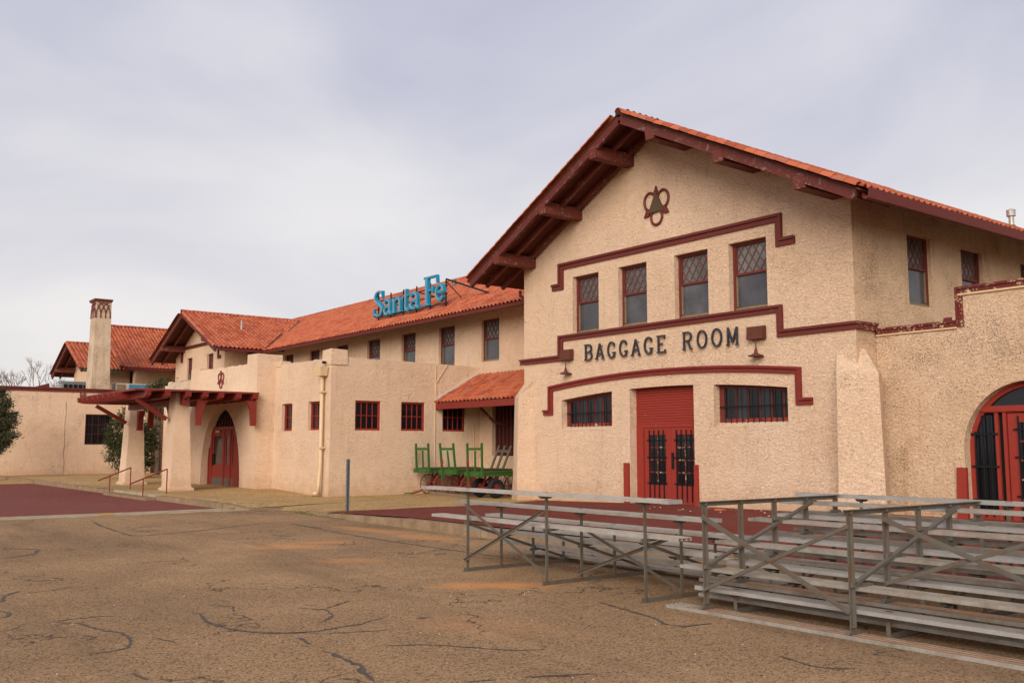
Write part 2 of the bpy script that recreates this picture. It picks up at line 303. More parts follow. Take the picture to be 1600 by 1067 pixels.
# ------------------------------------------------------------------ mesh helpers
class MB:
    def __init__(s): s.v = []; s.f = []
    def add(s, vs, fs):
        o = len(s.v); s.v += [tuple(p) for p in vs]; s.f += [tuple(i+o for i in f) for f in fs]; return s
    def box(s, x0, x1, y0, y1, z0, z1):
        v = [(x, y, z) for z in (z0, z1) for y in (y0, y1) for x in (x0, x1)]
        return s.add(v, [(0, 2, 3, 1), (4, 5, 7, 6), (0, 1, 5, 4), (2, 6, 7, 3), (0, 4, 6, 2), (1, 3, 7, 5)])
    def hexa(s, a, b):                       # two quads
        return s.add(list(a)+list(b), [(0, 3, 2, 1), (4, 5, 6, 7), (0, 1, 5, 4), (1, 2, 6, 5), (2, 3, 7, 6), (3, 0, 4, 7)])
    def beam(s, p, q, w, h=None, up=(0, 0, 1)):
        h = h or w; p = Vector(p); q = Vector(q); d = (q-p).normalized(); u = Vector(up)
        if abs(d.dot(u)) > 0.98: u = Vector((1, 0, 0)) if abs(d.x) < 0.9 else Vector((0, 1, 0))
        x = d.cross(u).normalized(); z = x.cross(d).normalized()
        c = [x*a*w/2+z*b*h/2 for a, b in ((-1, -1), (1, -1), (1, 1), (-1, 1))]
        return s.hexa([p+k for k in c], [q+k for k in c])
    def cyl(s, p, q, r0, r1=None, n=10, cap=True):
        r1 = r0 if r1 is None else r1; p = Vector(p); q = Vector(q); d = (q-p).normalized()
        x = d.orthogonal().normalized(); y = d.cross(x); v = []
        for c, r in ((p, r0), (q, r1)):
            v += [c+(x*math.cos(2*math.pi*i/n)+y*math.sin(2*math.pi*i/n))*r for i in range(n)]
        f = [(i, (i+1) % n, n+(i+1) % n, n+i) for i in range(n)]
        if cap: f += [tuple(range(n))[::-1], tuple(range(n, 2*n))]
        return s.add(v, f)
    def tube(s, pts, r, n=6, closed=False):
        pts = [Vector(p) for p in pts]; m = len(pts); v = []
        for i, p in enumerate(pts):
            a = pts[(i-1) % m] if (closed or i) else p; b = pts[(i+1) % m] if (closed or i < m-1) else p
            d = (b-a).normalized(); x = d.cross(Vector((0.31, 0.87, 0.38))).normalized(); y = d.cross(x)
            rr = r[i] if isinstance(r, (list, tuple)) else r
            v += [p+(x*math.cos(2*math.pi*k/n)+y*math.sin(2*math.pi*k/n))*rr for k in range(n)]
        f = []
        for i in range(m if closed else m-1):
            a = i*n; b = ((i+1) % m)*n
            f += [(a+k, a+(k+1) % n, b+(k+1) % n, b+k) for k in range(n)]
        if not closed: f += [tuple(range(n)), tuple(range((m-1)*n, m*n))]
        return s.add(v, f)
    def prism(s, poly, fn, d0, d1):          # 2-D polygon (convex or not) extruded between depths; fn(a,b,d) -> xyz
        n = len(poly); tri = tessellate_polygon([[Vector((a, b, 0)) for a, b in poly]])
        v = [fn(a, b, d0) for a, b in poly]+[fn(a, b, d1) for a, b in poly]
        f = [tuple(t) for t in tri]+[tuple(i+n for i in t) for t in tri]+[(i, (i+1) % n, n+(i+1) % n, n+i) for i in range(n)]
        return s.add(v, f)
    def ribbon(s, pts, fn, d0, d1, o0, o1):  # mitred strip along an open polyline, between side offsets o0..o1 (right of travel)
        P = [Vector(p) for p in pts]; L = []; Rr = []
        for i, p in enumerate(P):
            ds = []
            if i: ds.append((p-P[i-1]).normalized())
            if i < len(P)-1: ds.append((P[i+1]-p).normalized())
            ns = [Vector((d.y, -d.x)) for d in ds]
            n = sum(ns, Vector((0, 0))); n = n/ns[0].dot(n)*1.0 if len(ns) > 1 and abs(ns[0].dot(n)) > 1e-6 else ns[0]
            L.append(p+n*o0); Rr.append(p+n*o1)
        for i in range(len(P)-1):
            q = [L[i], L[i+1], Rr[i+1], Rr[i]]
            s.hexa([fn(a.x, a.y, d0) for a in q], [fn(a.x, a.y, d1) for a in q])
        return s
    def panel(s, outline, holes, fn, depth, bottom_open=None):
        """flat wall with holes; every hole gets reveals going back by depth"""
        loops = [outline]+holes; flat = [p for l in loops for p in l]
        tri = tessellate_polygon([[Vector((a, b, 0)) for a, b in l] for l in loops])
        s.add([fn(a, b, 0) for a, b in flat], [tuple(t) for t in tri])
        for h in holes:
            n = len(h); s.add([fn(a, b, 0) for a, b in h]+[fn(a, b, -depth) for a, b in h], [(i, (i+1) % n, n+(i+1) % n, n+i) for i in range(n)])
        return s
    def build(s, name, mat, parent=None, smooth=False, kind=None):
        me = bpy.data.meshes.new(name)
        off = Vector((0, 0, 0)); p = parent
        while p: off += p.location; p = p.parent
        if off.length > 0: vs = [(a-off.x, b-off.y, c-off.z) for a, b, c in s.v]
        else: vs = s.v
        me.from_pydata(vs, [], s.f); me.materials.append(mat)
        bm = bmesh.new(); bm.from_mesh(me); bmesh.ops.recalc_face_normals(bm, faces=bm.faces); bm.to_mesh(me); bm.free()
        if smooth: me.shade_smooth()
        me.update()
        o = bpy.data.objects.new(name, me); COL.objects.link(o)
        if parent: o.parent = parent
        if kind: o['kind'] = kind
        return o

def tag(o, label=None, cat=None, group=None, kind=None):
    if label: o['label'] = label
    if cat: o['category'] = cat
    if group: o['group'] = group
    if kind: o['kind'] = kind
    return o
def thing(name, label, cat, loc=(0, 0, 0), group=None):
    o = bpy.data.objects.new(name, None); COL.objects.link(o); o.location = loc; o.empty_display_size = 0.3
    return tag(o, label, cat, group)
def dup(o, parent=None):
    c = o.copy(); COL.objects.link(c)
    if parent is not None: c.parent = parent
    for ch in list(o.children): dup(ch, c)
    return c
def put(o, parent, loc, rz=0.0):
    """make a locally built piece a part of a thing, at a world position"""
    off = Vector((0, 0, 0)); p = parent
    while p: off += p.location; p = p.parent
    o.parent = parent; o.location = Vector(loc)-off; o.rotation_euler = (0, 0, rz); return o

FX = lambda y0: (lambda a, b, d: (a, y0-d, b))           # wall facing -y : (x, z, outwards)
FY = lambda x0: (lambda a, b, d: (x0+d, a, b))           # wall facing +x : (y, z, outwards)
def rect(a0, a1, b0, b1): return [(a0, b0), (a1, b0), (a1, b1), (a0, b1)]
def rough_line(x0, z0, x1, z1, amp=0.02, step=0.25):
    n = max(2, int(abs(x1-x0)/step)); return [(x0+(x1-x0)*i/n, z0+(z1-z0)*i/n+(random.uniform(-amp, amp) if 0 < i < n else 0)) for i in range(n+1)]
def grid(name, mat, x0, x1, y0, y1, nx, ny, zf, parent=None, kind='structure'):
    m = MB(); v = [(x0+(x1-x0)*i/nx, y0+(y1-y0)*j/ny) for j in range(ny+1) for i in range(nx+1)]
    m.add([(x, y, zf(x, y)) for x, y in v], [(j*(nx+1)+i, j*(nx+1)+i+1, (j+1)*(nx+1)+i+1, (j+1)*(nx+1)+i) for j in range(ny) for i in range(nx)])
    return m.build(name, mat, parent, True, kind)

# ------------------------------------------------------------------ the ground
sheet = MB().add([(-900, -900, 0), (900, -900, 0), (900, 900, 0), (-900, 900, 0)], [(0, 1, 2, 3)]).build('ground', ASPHALT, None, False, 'structure')
CRACKS = [(2, [(-0.17, -13.34), (1.64, -13.58), (3.04, -13.69), (4.65, -13.78), (4.91, -13.58), (4.71, -12.96), (4.35, -12.16), (3.85, -11.35), (3.42, -10.51), (3.39, -9.85)]), (2, [(3.84, -9.96), (4.67, -10.0), (5.29, -9.91), (5.56, -10.0)]), (2.3, [(3.87, -9.92), (5.38, -10.05), (6.73, -10.17), (8.34, -10.24), (9.52, -10.24), (10.68, -10.22), (11.5, -10.2), (12.16, -10.18), (12.85, -10.19)]), (2, [(5.82, -16.32), (6.18, -16.07), (6.45, -15.84), (7.19, -16.02), (7.42, -16.3), (7.72, -16.64)]), (2.5, [(12.49, -17.45), (11.95, -17.3), (11.61, -17.08)]), (1.4, [(11.88, -17.13), (11.84, -16.79), (11.68, -16.57), (11.78, -16.36)]), (1.2, [(11.97, -16.33), (11.92, -16.2)]), (2.6, [(13.09, -17.55), (13.37, -17.5), (13.54, -17.57), (13.57, -17.63)]), (1.6, [(14.42, -17.78), (14.29, -17.61), (14.13, -17.5)]), (2.2, [(14.13, -17.28), (14.11, -17.12), (14.13, -16.87), (14.08, -16.82), (14.24, -16.6)]), (3.4, [(14.2, -17.23), (14.42, -17.06), (14.67, -17.03), (14.97, -16.97), (15.17, -16.88), (15.42, -16.88), (15.68, -16.92), (15.92, -17.02), (16.0, -17.18), (16.01, -17.31), (16.03, -17.46)]), (3.4, [(14.41, -15.95), (14.59, -15.9), (15.1, -16.02), (15.45, -16.01), (15.77, -15.94), (16.03, -15.8), (16.18, -15.61), (16.27, -15.34)]), (3, [(15.94, -15.85), (16.15, -15.63), (16.25, -15.37), (16.2, -15.09), (16.18, -14.86), (16.05, -14.65), (15.95, -14.4)]), (2, [(16.29, -15.51), (16.44, -15.25), (16.55, -14.97), (16.63, -14.62)]), (3, [(14.81, -14.95), (15.09, -14.8), (15.16, -14.72), (15.54, -14.83), (15.77, -15.02), (15.88, -15.19)]), (3, [(15.1, -14.69), (14.98, -14.51), (14.76, -14.21)]), (2.8, [(17.21, -15.27), (17.28, -15.1), (17.42, -14.87), (17.64, -14.7), (17.88, -14.54), (18.1, -14.38), (18.21, -14.2), (18.14, -14.05)]), (7, [(17.1, -15.73), (17.24, -15.71), (17.52, -15.72), (17.79, -15.74), (18.06, -15.85), (18.38, -15.93)]), (3.5, [(16.42, -15.63), (16.78, -15.68)]), (5, [(16.23, -14.23), (16.29, -14.05)]), (4, [(18.76, -15.4), (18.84, -15.15)]), (4, [(18.92, -14.92), (19.03, -14.71), (19.14, -14.6)]), (4, [(16.61, -12.03), (16.98, -12.1), (17.33, -12.18), (17.71, -12.27), (18.0, -12.43), (18.23, -12.4), (18.29, -12.06)]), (4, [(18.97, -14.8), (19.05, -14.63), (19.17, -14.41)]), (4, [(19.64, -12.75), (19.83, -12.8), (20.04, -12.86), (20.18, -12.81), (20.31, -12.63)]), (3, [(18.12, -12.44), (18.22, -12.3), (18.28, -12.03)]), (2.5, [(14.07, -15.63), (14.36, -15.46), (14.69, -15.57)]), (2, [(13.79, -15.41), (14.03, -15.33)]), (2.5, [(15.56, -16.7), (15.97, -16.62)]), (3, [(16.69, -17.48), (16.73, -17.37)]), (4, [(16.92, -17.29), (17.24, -17.25)])]
def seam(w, pts):
    P = []
    for a, b in zip(pts[:-1], pts[1:]):
        a = Vector(a); b = Vector(b); n = max(2, int((b-a).length/0.06)); n = min(n, 40)
        for i in range(n): P.append(a.lerp(b, i/n))
    P.append(Vector(pts[-1])); m = MB(); v = []
    dist = (Vector((CAM.x, CAM.y))-P[len(P)//2]).length
    base = w/1500*dist*0.62*(1.0+0.10*dist*0.5)
    base = min(base*1.2, 0.085)
    for i, p in enumerate(P):
        d = (P[min(i+1, len(P)-1)]-P[max(i-1, 0)]).normalized(); n = Vector((d.y, -d.x)); e = min(i, len(P)-1-i)/max(1, len(P)-1)
        k = base*random.uniform(0.25, 1.15)*min(1, 0.15+e*6)*(0.72+0.28*math.sin(i*0.35+w)**2); p = p+n*random.uniform(-0.012, 0.012)
        v += [(p.x+n.x*k, p.y+n.y*k, 0.004), (p.x-n.x*k, p.y-n.y*k, 0.004)]
    m.add(v, [(2*i, 2*i+1, 2*i+3, 2*i+2) for i in range(len(P)-1)]); m.build('tar_seam', TAR, sheet)
for w, p in CRACKS: seam(w, p)

def zter(x, y):                     # gravel strip round the station
    z = 0.05+0.13*min(1, max(0, (-7.0-x)/3.5))
    if y < -6.5: z += (0.17-z)*min(1, (-6.5-y)/2.0) if x < -2.4 else (0.012-z)*min(1, (-6.5-y)/1.6)
    if -2.4 < x < 0.5 and y < -4.5: z = min(z, 0.165) * (1.0 if y > -6.5 else 1.0)
    return z+0.008*math.sin(x*1.7)*math.cos(y*2.1)
grid('gravel_strip', GRAVEL, -60, -2.3, -9.15, 3.0, 120, 40, zter)
def zg2(x, y):
    z = 0.05+0.07*max(0, min(1, (x+1.0)/3.0)); edge = -8.35+0.15*math.sin(x*2.3)
    return z+(-0.02-z)*max(0, min(1, (-6.2-y)/(-6.2-edge)))+0.006*math.sin(x*3.1+y)
grid('gravel_strip', GRAVEL, -2.3, 2.25, -9.15, 3.0, 30, 60, zg2)
def zpl(x, y):
    z = 0.085+0.115*max(0, min(1, (x-1.0)/5.5)); return z+0.03*max(0, min(1, (y+3.0)/3.0))*max(0, min(1, (x-8)/4))
m = MB(); xs0 = lambda y: 2.1+0.25*math.sin((y+8.4)*0.5) if y < -4 else 2.1+0.2-(y+4)*0.42
ny, nx = 40, 44; v = []
for j in range(ny+1):
    y = -8.22+(9.4)*j/ny
    for i in range(nx+1):
        x = xs0(y)+(40-xs0(y))*(i/nx)**1.6; v.append((x, y, zpl(x, y)+0.012))
m.add(v, [(j*(nx+1)+i, j*(nx+1)+i+1, (j+1)*(nx+1)+i+1, (j+1)*(nx+1)+i) for j in range(ny) for i in range(nx)])
m.build('brick_plaza', PLAZA, None, True, 'structure')
# kerb of the plaza, block by block
kerb_line = [(0.0, -7.75), (1.2, -7.98), (2.4, -8.18), (3.6, -8.33), (4.8, -8.42)]+[(4.8+1.5*i, -8.45) for i in range(1, 24)]
kb = MB().box(0, 40, -8.30, -8.27, -0.2, 0.0).build('plaza_kerb', CONC, None, False, 'structure')
for a, b in zip(kerb_line[:-1], kerb_line[1:]):
    a = Vector(a); b = Vector(b); d = (b-a).normalized(); n = Vector((-d.y, d.x)); g = d*0.008
    za, zb = [0.03+0.17*max(0, min(1, (q.x)/6.5)) for q in (a, b)]
    j = random.uniform(-0.006, 0.006); p = [a+g, b-g, b-g+n*0.2, a+g+n*0.2]
    MB().hexa([(q.x, q.y, -0.1) for q in p], [(p[0].x+n.x*0.02, p[0].y+n.y*0.02, za+j), (p[1].x+n.x*0.02, p[1].y+n.y*0.02, zb+j), (p[2].x, p[2].y, zb+j), (p[3].x, p[3].y, za+j)]).build('kerb_block', CONC, kb)
# left: brick drive, its concrete edge strip, the terrace kerb and the two steps
grid('gravel_strip', GRAVEL, -70, -27.0, -60, -9.15, 8, 8, lambda x, y: 0.012)
grid('brick_drive', DRIVE, -28, -2.45, -60, -9.25, 8, 8, lambda x, y: 0.004)
st = MB().box(-2.45, -1.35, -60, -8.75, -0.1, 0.0).build('concrete_strip', STRIP, None, False, 'structure')
for i in range(26):
    MB().box(-2.44, -1.36, -8.78-2.0*i-1.985, -8.78-2.0*i, -0.08, 0.013+random.uniform(0, 0.004)).build('strip_slab', STRIP, st)
MB().add([(-2.3, -12.6, 0.021), (-1.5, -12.75, 0.021), (-1.5, -12.4, 0.021), (-2.3, -12.2, 0.021)], [(0, 1, 2, 3)]).build('paint_mark', YELLOW, st)
tk = MB().box(-60, -1.9, -9.12, -9.0, -0.2, 0.05).build('terrace_kerb', CONC, None, False, 'structure')
xk = -60.0
while xk < -2.3:
    L = 2.2; z = 0.172+random.uniform(-0.01, 0.006); x1 = min(xk+L, -2.25)
    MB().hexa([(xk+0.008, -9.27, -0.1), (x1-0.008, -9.27, -0.1), (x1-0.008, -8.98, -0.1), (xk+0.008, -8.98, -0.1)], [(xk+0.008, -9.24, z), (x1-0.008, -9.24, z-0.004), (x1-0.008, -8.98, z), (xk+0.008, -8.98, z)]).build('kerb_block', CONC, tk)
    xk = x1
MB().hexa([(-2.24, -9.25, -0.1), (-1.45, -8.75, -0.1), (-1.5, -8.5, -0.1), (-2.24, -8.98, -0.1)], [(-2.24, -9.22, 0.165), (-1.5, -8.76, 0.03), (-1.55, -8.5, 0.03), (-2.24, -8.98, 0.165)]).build('kerb_block', CONC, tk)
sp = MB().box(-13.3, -8.2, -9.62, -9.275, -0.05, 0.095).build('entrance_step', CONC, None, False, 'structure')
MB().box(-13.2, -8.3, -9.268, -8.9, 0.1, 0.186).build('step_tread', STRIP, sp)
# loose stones on the lot
m = MB()
for i in range(2600):
    t = rng.random()**1.5; dd = 3.2+t*16; an = R(180-37.5)+rng.uniform(-0.62, 0.62); x = CAM.x+dd*math.cos(an); y = CAM.y+dd*math.sin(an)
    if y > -8.7: continue
    r = rng.uniform(0.004, 0.012); c = [Vector((rng.uniform(-1, 1), rng.uniform(-1, 1), 0)) for _ in range(1)][0]
    v = [(x+r*math.cos(k*2.1+c.x), y+r*math.sin(k*2.1+c.x), 0.0) for k in range(3)]+[(x+c.x*r*0.3, y+c.y*r*0.3, r*0.9)]
    m.add(v, [(0, 1, 3), (1, 2, 3), (2, 0, 3)])
_t = NT('loose_stones', 0.9); _t.color(_t.ramp(_t.island(), (0.0, (0.06, 0.04, 0.03, 1)), (0.6, (0.2, 0.12, 0.07, 1)), (1.0, (0.5, 0.42, 0.33, 1))))
m.build('loose_stones', _t.m, None, False, 'stuff')

# ------------------------------------------------------------------ roof tiles
def tile_mesh(name, mat):
    nb = 5; sec = [(-0.072*math.cos(math.pi*i/nb), 0.068*math.sin(math.pi*i/nb)) for i in range(nb+1)]+[(0.12, -0.008), (0.17, 0.004)]
    v = []; f = []; n = len(sec); L = 0.38
    for y, lift in ((0.0, 0.026), (L, 0.0)):
        v += [(a, y, b+lift) for a, b in sec]
    inn = [(a*0.80, 0.0, b*0.80+0.026-0.010) if i <= nb else (a, 0.0, b+0.026-0.016) for i, (a, b) in enumerate(sec)]
    v += inn
    f += [(i, i+1, n+i+1, n+i) for i in range(n-1)]+[(2*n+i, 2*n+i+1, i+1, i) for i in range(n-1)]
    me = bpy.data.meshes.new(name); me.from_pydata(v, [], f); me.materials.append(mat); me.update(); return me
TILE_ME = tile_mesh('roof_tile', TILE); TILE_ME_DULL = tile_mesh('roof_tile', TILE_DULL)
TW, TC = 0.24, 0.335
def tile_field(th, roof, o, u, s, ulen, slen, keep=None, maxn=300, me=None, loose=0.0):
    """rows of barrel tiles on a slope: o eave corner, u along the eave, s up the slope"""
    me = me or TILE_ME; o = Vector(o); u = Vector(u).normalized(); s = Vector(s).normalized(); n = u.cross(s).normalized()
    if n.z < 0: u = -u; o = o-u*ulen; n = u.cross(s).normalized()
    nu = int(ulen/TW); ns = int(round(slen/TC)); P = []
    for j in range(ns):
        for i in range(nu):
            p = o+u*(TW*(i+0.35))+s*(TC*j-0.05)+n*0.012
            if keep and not keep(p): continue
            P.append(p+n*random.uniform(-0.004, 0.005)+u*random.uniform(-0.006, 0.006)+s*random.uniform(-0.012, 0.012))
    P.sort(key=lambda p: (p-CAM).length)
    M = Matrix((u, s, n)).transposed()
    root = th.location
    for p in P[:maxn]:
        t = bpy.data.objects.new('roof_tile', me); COL.objects.link(t); t.parent = roof
        Rm = M @ Matrix.Rotation(random.gauss(0, 0.012), 3, 'Z')
        if loose and random.random() < loose: Rm = M @ Matrix.Rotation(random.gauss(0, 0.12), 3, 'Z') @ Matrix.Rotation(random.uniform(-0.06, 0.12), 3, 'X')
        t.matrix_local = Matrix.Translation(p-root) @ Rm.to_4x4()
    rest = P[maxn:]
    if rest:
        base = np.array([v.co[:] for v in me.vertices]); fc = np.array([f.vertices[:] for f in me.polygons]); Mn = np.array(M)
        loc = base @ Mn.T; A = np.array([p[:] for p in rest])-np.array(root[:])
        V = (A[:, None, :]+loc[None]).reshape(-1, 3); F = (fc[None]+np.arange(len(rest))[:, None, None]*len(base)).reshape(-1, 4)
        m2 = bpy.data.meshes.new('tile_field'); m2.vertices.add(len(V)); m2.vertices.foreach_set('co', V.ravel())
        m2.loops.add(F.size); m2.loops.foreach_set('vertex_index', F.ravel().astype(np.int32)); m2.polygons.add(len(F))
        m2.polygons.foreach_set('loop_start', np.arange(0, F.size, 4, dtype=np.int32)); m2.update(calc_edges=True); m2.materials.append(me.materials[0])
        b = bpy.data.objects.new('tile_field', m2); COL.objects.link(b); b.parent = th; b['kind'] = 'stuff'
RIDGE_ME = None
def ridge_tiles(th, roof, p, q, r=0.12, step=0.33):
    global RIDGE_ME
    if RIDGE_ME is None:
        n = 6; v = []; 
        for y, k in ((0, 1.0), (0.38, 0.86)): v += [(r*k*math.cos(math.pi*i/n), y, r*k*math.sin(math.pi*i/n)*0.9) for i in range(n+1)]
        v += [(r*0.85*math.cos(math.pi*i/n), 0, r*0.85*math.sin(math.pi*i/n)*0.9) for i in range(n+1)]
        f = [(i, i+1, n+1+i+1, n+1+i) for i in range(n)]+[(2*n+2+i, 2*n+3+i, i+1, i) for i in range(n)]
        RIDGE_ME = bpy.data.meshes.new('ridge_tile'); RIDGE_ME.from_pydata(v, [], f); RIDGE_ME.materials.append(TILE)
    p = Vector(p); q = Vector(q); d = (q-p); L = d.length; d.normalize(); x = d.cross(Vector((0, 0, 1))).normalized(); z = x.cross(d)
    M = Matrix((x, d, z)).transposed()
    if r > 0.11: MB().beam(p-z*0.06, q-z*0.06, 0.17, 0.16).build('ridge_bed', TILE_DK, roof)
    for i in range(int(L/step)):
        t = bpy.data.objects.new('ridge_tile', RIDGE_ME); COL.objects.link(t); t.parent = roof
        t.matrix_local = Matrix.Translation(p+d*step*i-z*0.03-th.location) @ (M @ Matrix.Rotation(random.gauss(0, 0.02), 3, 'X')).to_4x4()
    return

def gable(th, xc, half, yf, yb, zr, slope, beams=(), ywall=None, left_tiles=1.3, right_keep=None, maxn=300, rafters=(0.1, 0.75), tail=True, gut=True, loose=0.0, beam_mat=None):
    """cross-gable roof: ridge along y at xc, deck ridge height zr"""
    dz = half*slope; ze = zr-dz; T = 0.06
    R_ = MB(); S_ = MB()
    for sg in (1, -1):
        xe = xc+sg*half
        S_.hexa([(xc, yf, zr-T), (xe, yf, ze-T), (xe, yb, ze-T), (xc, yb, zr-T)], [(xc, yf, zr-0.012), (xe, yf, ze-0.012), (xe, yb, ze-0.012), (xc, yb, zr-0.012)])
        R_.add([(xc, yf, zr), (xe, yf, ze), (xe, yb, ze), (xc, yb, zr)], [(0, 1, 2, 3)])
    roof = R_.build('roof', TILE_DK, th); S_.build('soffit', SOFFIT, th)
    sl = math.hypot(half, dz); up = Vector((-half, 0, dz)); upl = Vector((half, 0, dz))
    tile_field(th, roof, (xc+half+0.03, yf-0.02, ze-0.01), (0, 1, 0), up, yb-yf, sl, right_keep, maxn, None, loose)
    if left_tiles: tile_field(th, roof, (xc-half-0.03, yf-0.02, ze-0.01), (0, 1, 0), upl, left_tiles, sl, None, 160)
    ridge_tiles(th, roof, (xc, yf-0.03, zr+0.05), (xc, min(yb, yf+14), zr+0.05))
    # rake tiles along both sloping edges
    for sg in (1, -1):
        d = Vector((-sg*half, 0, dz)).normalized(); p0 = Vector((xc+sg*(half+0.02), yf-0.02, ze+0.045))
        ridge_tiles(th, roof, p0, p0+d*(sl-0.1), 0.1)
    # barge boards, inner rafters, wall plate
    for sg in (1, -1):
        for k, yy in enumerate(rafters):
            w, h = (0.11, 0.24) if k == 0 else (0.10, 0.20)
            zz = -T-h/2-0.004
            a = Vector((xc+sg*0.0, yf+yy, zr+zz)); b = Vector((xc+sg*(half-0.12), yf+yy, zr-(half-0.12)*slope+zz))
            MB().beam(a, b, w, h).build('barge_board' if k == 0 else 'rafter', BARGE if k == 0 else BEAM, th)
    for bx in beams:
        zt = zr-abs(bx-xc)*slope-T-0.05; w, h = 0.30, 0.36
        y0, y1 = yf+0.02, ywall+0.05
        m = MB(); pts = [(y1, zt), (y0+0.06, zt), (y0-0.02, zt-0.10), (y0+0.02, zt-h), (y1, zt-h)]
        m.prism(pts, lambda a, b, d, bx=bx: (bx+d, a, b), -w/2, w/2); m.build('outlooker_beam', beam_mat or BEAM, th)
    if tail:
        y = yf+1.9
        while y < yb-0.3:
            xe = xc+half
            m = MB().beam((xe-1.25, y, ze+1.25*slope-T-0.075), (xe-0.16, y, ze+0.16*slope-T-0.075), 0.08, 0.13); m.build('rafter_tail', BEAM, th); y += 0.72
    if gut:
        xe = xc+half; m = MB(); pr = [(0.0, 0.03), (0.0, -0.17), (0.06, -0.21), (0.15, -0.19), (0.18, 0.03), (0.155, 0.03), (0.13, -0.15), (0.02, -0.13)]
        m.prism(pr, lambda a, b, d, xe=xe, ze=ze: (xe-0.05+a, d, ze+b-0.02), yf+0.2, yb); m.build('gutter', MAROON, th)
    return roof

# ------------------------------------------------------------------ windows (built at the origin, wall face at y = 0, opening centred on x, sill at z = 0)
def sash_window(w, h, d=0.16, split=0.46, lattice=4, grey=True):
    f = 0.07; y0 = d-0.05; y1 = d+0.05
    F = MB(); F.box(-w/2, -w/2+f, y0, y1, 0, h); F.box(w/2-f, w/2, y0, y1, 0, h); F.box(-w/2+f, w/2-f, y0, y1, h-f, h)
    F.box(-w/2+f, w/2-f, y0+0.012, y1, h*(1-split)-0.03, h*(1-split)+0.03)
    F.box(-w/2+f, -w/2+f+0.035, y0+0.02, y1, h*(1-split)+0.03, h-f); F.box(w/2-f-0.035, w/2-f, y0+0.02, y1, h*(1-split)+0.03, h-f)
    o = F.build('window', MAROON)
    S = MB(); S.hexa([(-w/2+f, y0-0.02, 0), (w/2-f, y0-0.02, 0), (w/2-f, y1, 0), (-w/2+f, y1, 0)], [(-w/2+f, y0-0.01, 0.07), (w/2-f, y0-0.01, 0.07), (w/2-f, y1, 0.12), (-w/2+f, y1, 0.12)])
    for x in (-w/2+f, w/2-f-0.04): S.box(x, x+0.04, y0+0.03, y1, 0.12, h*(1-split)-0.03)
    S.build('sash', RAWWOOD, o)
    x0, x1, z0, z1 = -w/2+f+0.035, w/2-f-0.035, h*(1-split)+0.03, h-f
    L = MB(); dx = (x1-x0)/lattice; dz = dx*1.55; n = 14
    def seg(a, b):                                        # clip to the light
        a = Vector(a); b = Vector(b); t0, t1 = 0.0, 1.0; dd = b-a
        for k, lo, hi in ((0, x0, x1), (1, z0, z1)):
            if abs(dd[k]) < 1e-9: continue
            ta, tb = sorted(((lo-a[k])/dd[k], (hi-a[k])/dd[k])); t0 = max(t0, ta); t1 = min(t1, tb)
        if t1-t0 > 0.02: p = a+dd*t0; q = a+dd*t1; L.beam((p.x, d, p.y), (q.x, d, q.y), 0.016, 0.02, (0, 1, 0))
    for i in range(-n, n):
        seg((x0+i*dx, z0), (x0+(i+n)*dx, z0+n*dz)); seg((x0+(i+0.0)*dx, z0), (x0+(i-n)*dx, z0+n*dz))
    L.build('lattice', LATT, o)
    MB().box(x0, x1, d+0.02, d+0.03, z0, z1).build('pane', PANE_GREEN, o)
    MB().box(-w/2+f+0.04, w/2-f-0.04, d+0.02, d+0.03, 0.1, h*(1-split)-0.03).build('pane', PANE_GREY if grey else PANE, o)
    MB().box(-w/2, w/2, d+0.055, d+0.07, 0, h).build('backing', DARK, o)
    return o
def grid_window(w, h, nx, ny, d=0.14, mat=None, bars=0):
    mat = mat or RED; f = 0.07; y0, y1 = d-0.04, d+0.04; F = MB()
    F.box(-w/2, -w/2+f, y0, y1, 0, h); F.box(w/2-f, w/2, y0, y1, 0, h); F.box(-w/2+f, w/2-f, y0, y1, h-f, h); F.box(-w/2+f, w/2-f, y0-0.02, y1, 0, f)
    o = F.build('window', mat); M_ = MB(); iw = w-2*f; ih = h-2*f
    for i in range(1, nx): x = -iw/2+iw*i/nx; M_.box(x-0.012, x+0.012, d-0.012, d+0.02, f, h-f)
    for j in range(1, ny):
        z = f+ih*j/ny
        for i in range(nx): M_.box(-iw/2+iw*i/nx+0.012, -iw/2+iw*(i+1)/nx-0.012, d-0.010, d+0.018, z-0.013, z+0.013)
    M_.build('muntin', mat, o)
    for i in range(nx):
        for j in range(ny):
            MB().box(-iw/2+iw*i/nx+0.005, -iw/2+iw*(i+1)/nx-0.005, d+0.021, d+0.028, f+ih*j/ny+0.005, f+ih*(j+1)/ny-0.005).build('pane', PANE, o)
    if bars:
        B = MB()
        for i in range(bars): x = -w/2+0.06+(w-0.12)*i/(bars-1); B.cyl((x, d-0.09, -0.1), (x, d-0.09, h-0.05), 0.009, n=6)
        for z in (0.06, h*0.5, h*0.8): B.box(-w/2+0.02, w/2-0.02, d-0.1, d-0.08, z, z+0.03)
        B.build('grille', IRON, o)
    MB().box(-w/2, w/2, d+0.045, d+0.06, 0, h).build('backing', DARK, o)
    return o
class Stamp:                                              # first use places the prototype itself, later uses copy it
    def __init__(s, o): s.o = o; s.used = False
    def at(s, parent, loc, rz=0.0):
        o = s.o
        if s.used: o = dup(s.o)
        s.used = True
        return put(o, parent, loc, rz)

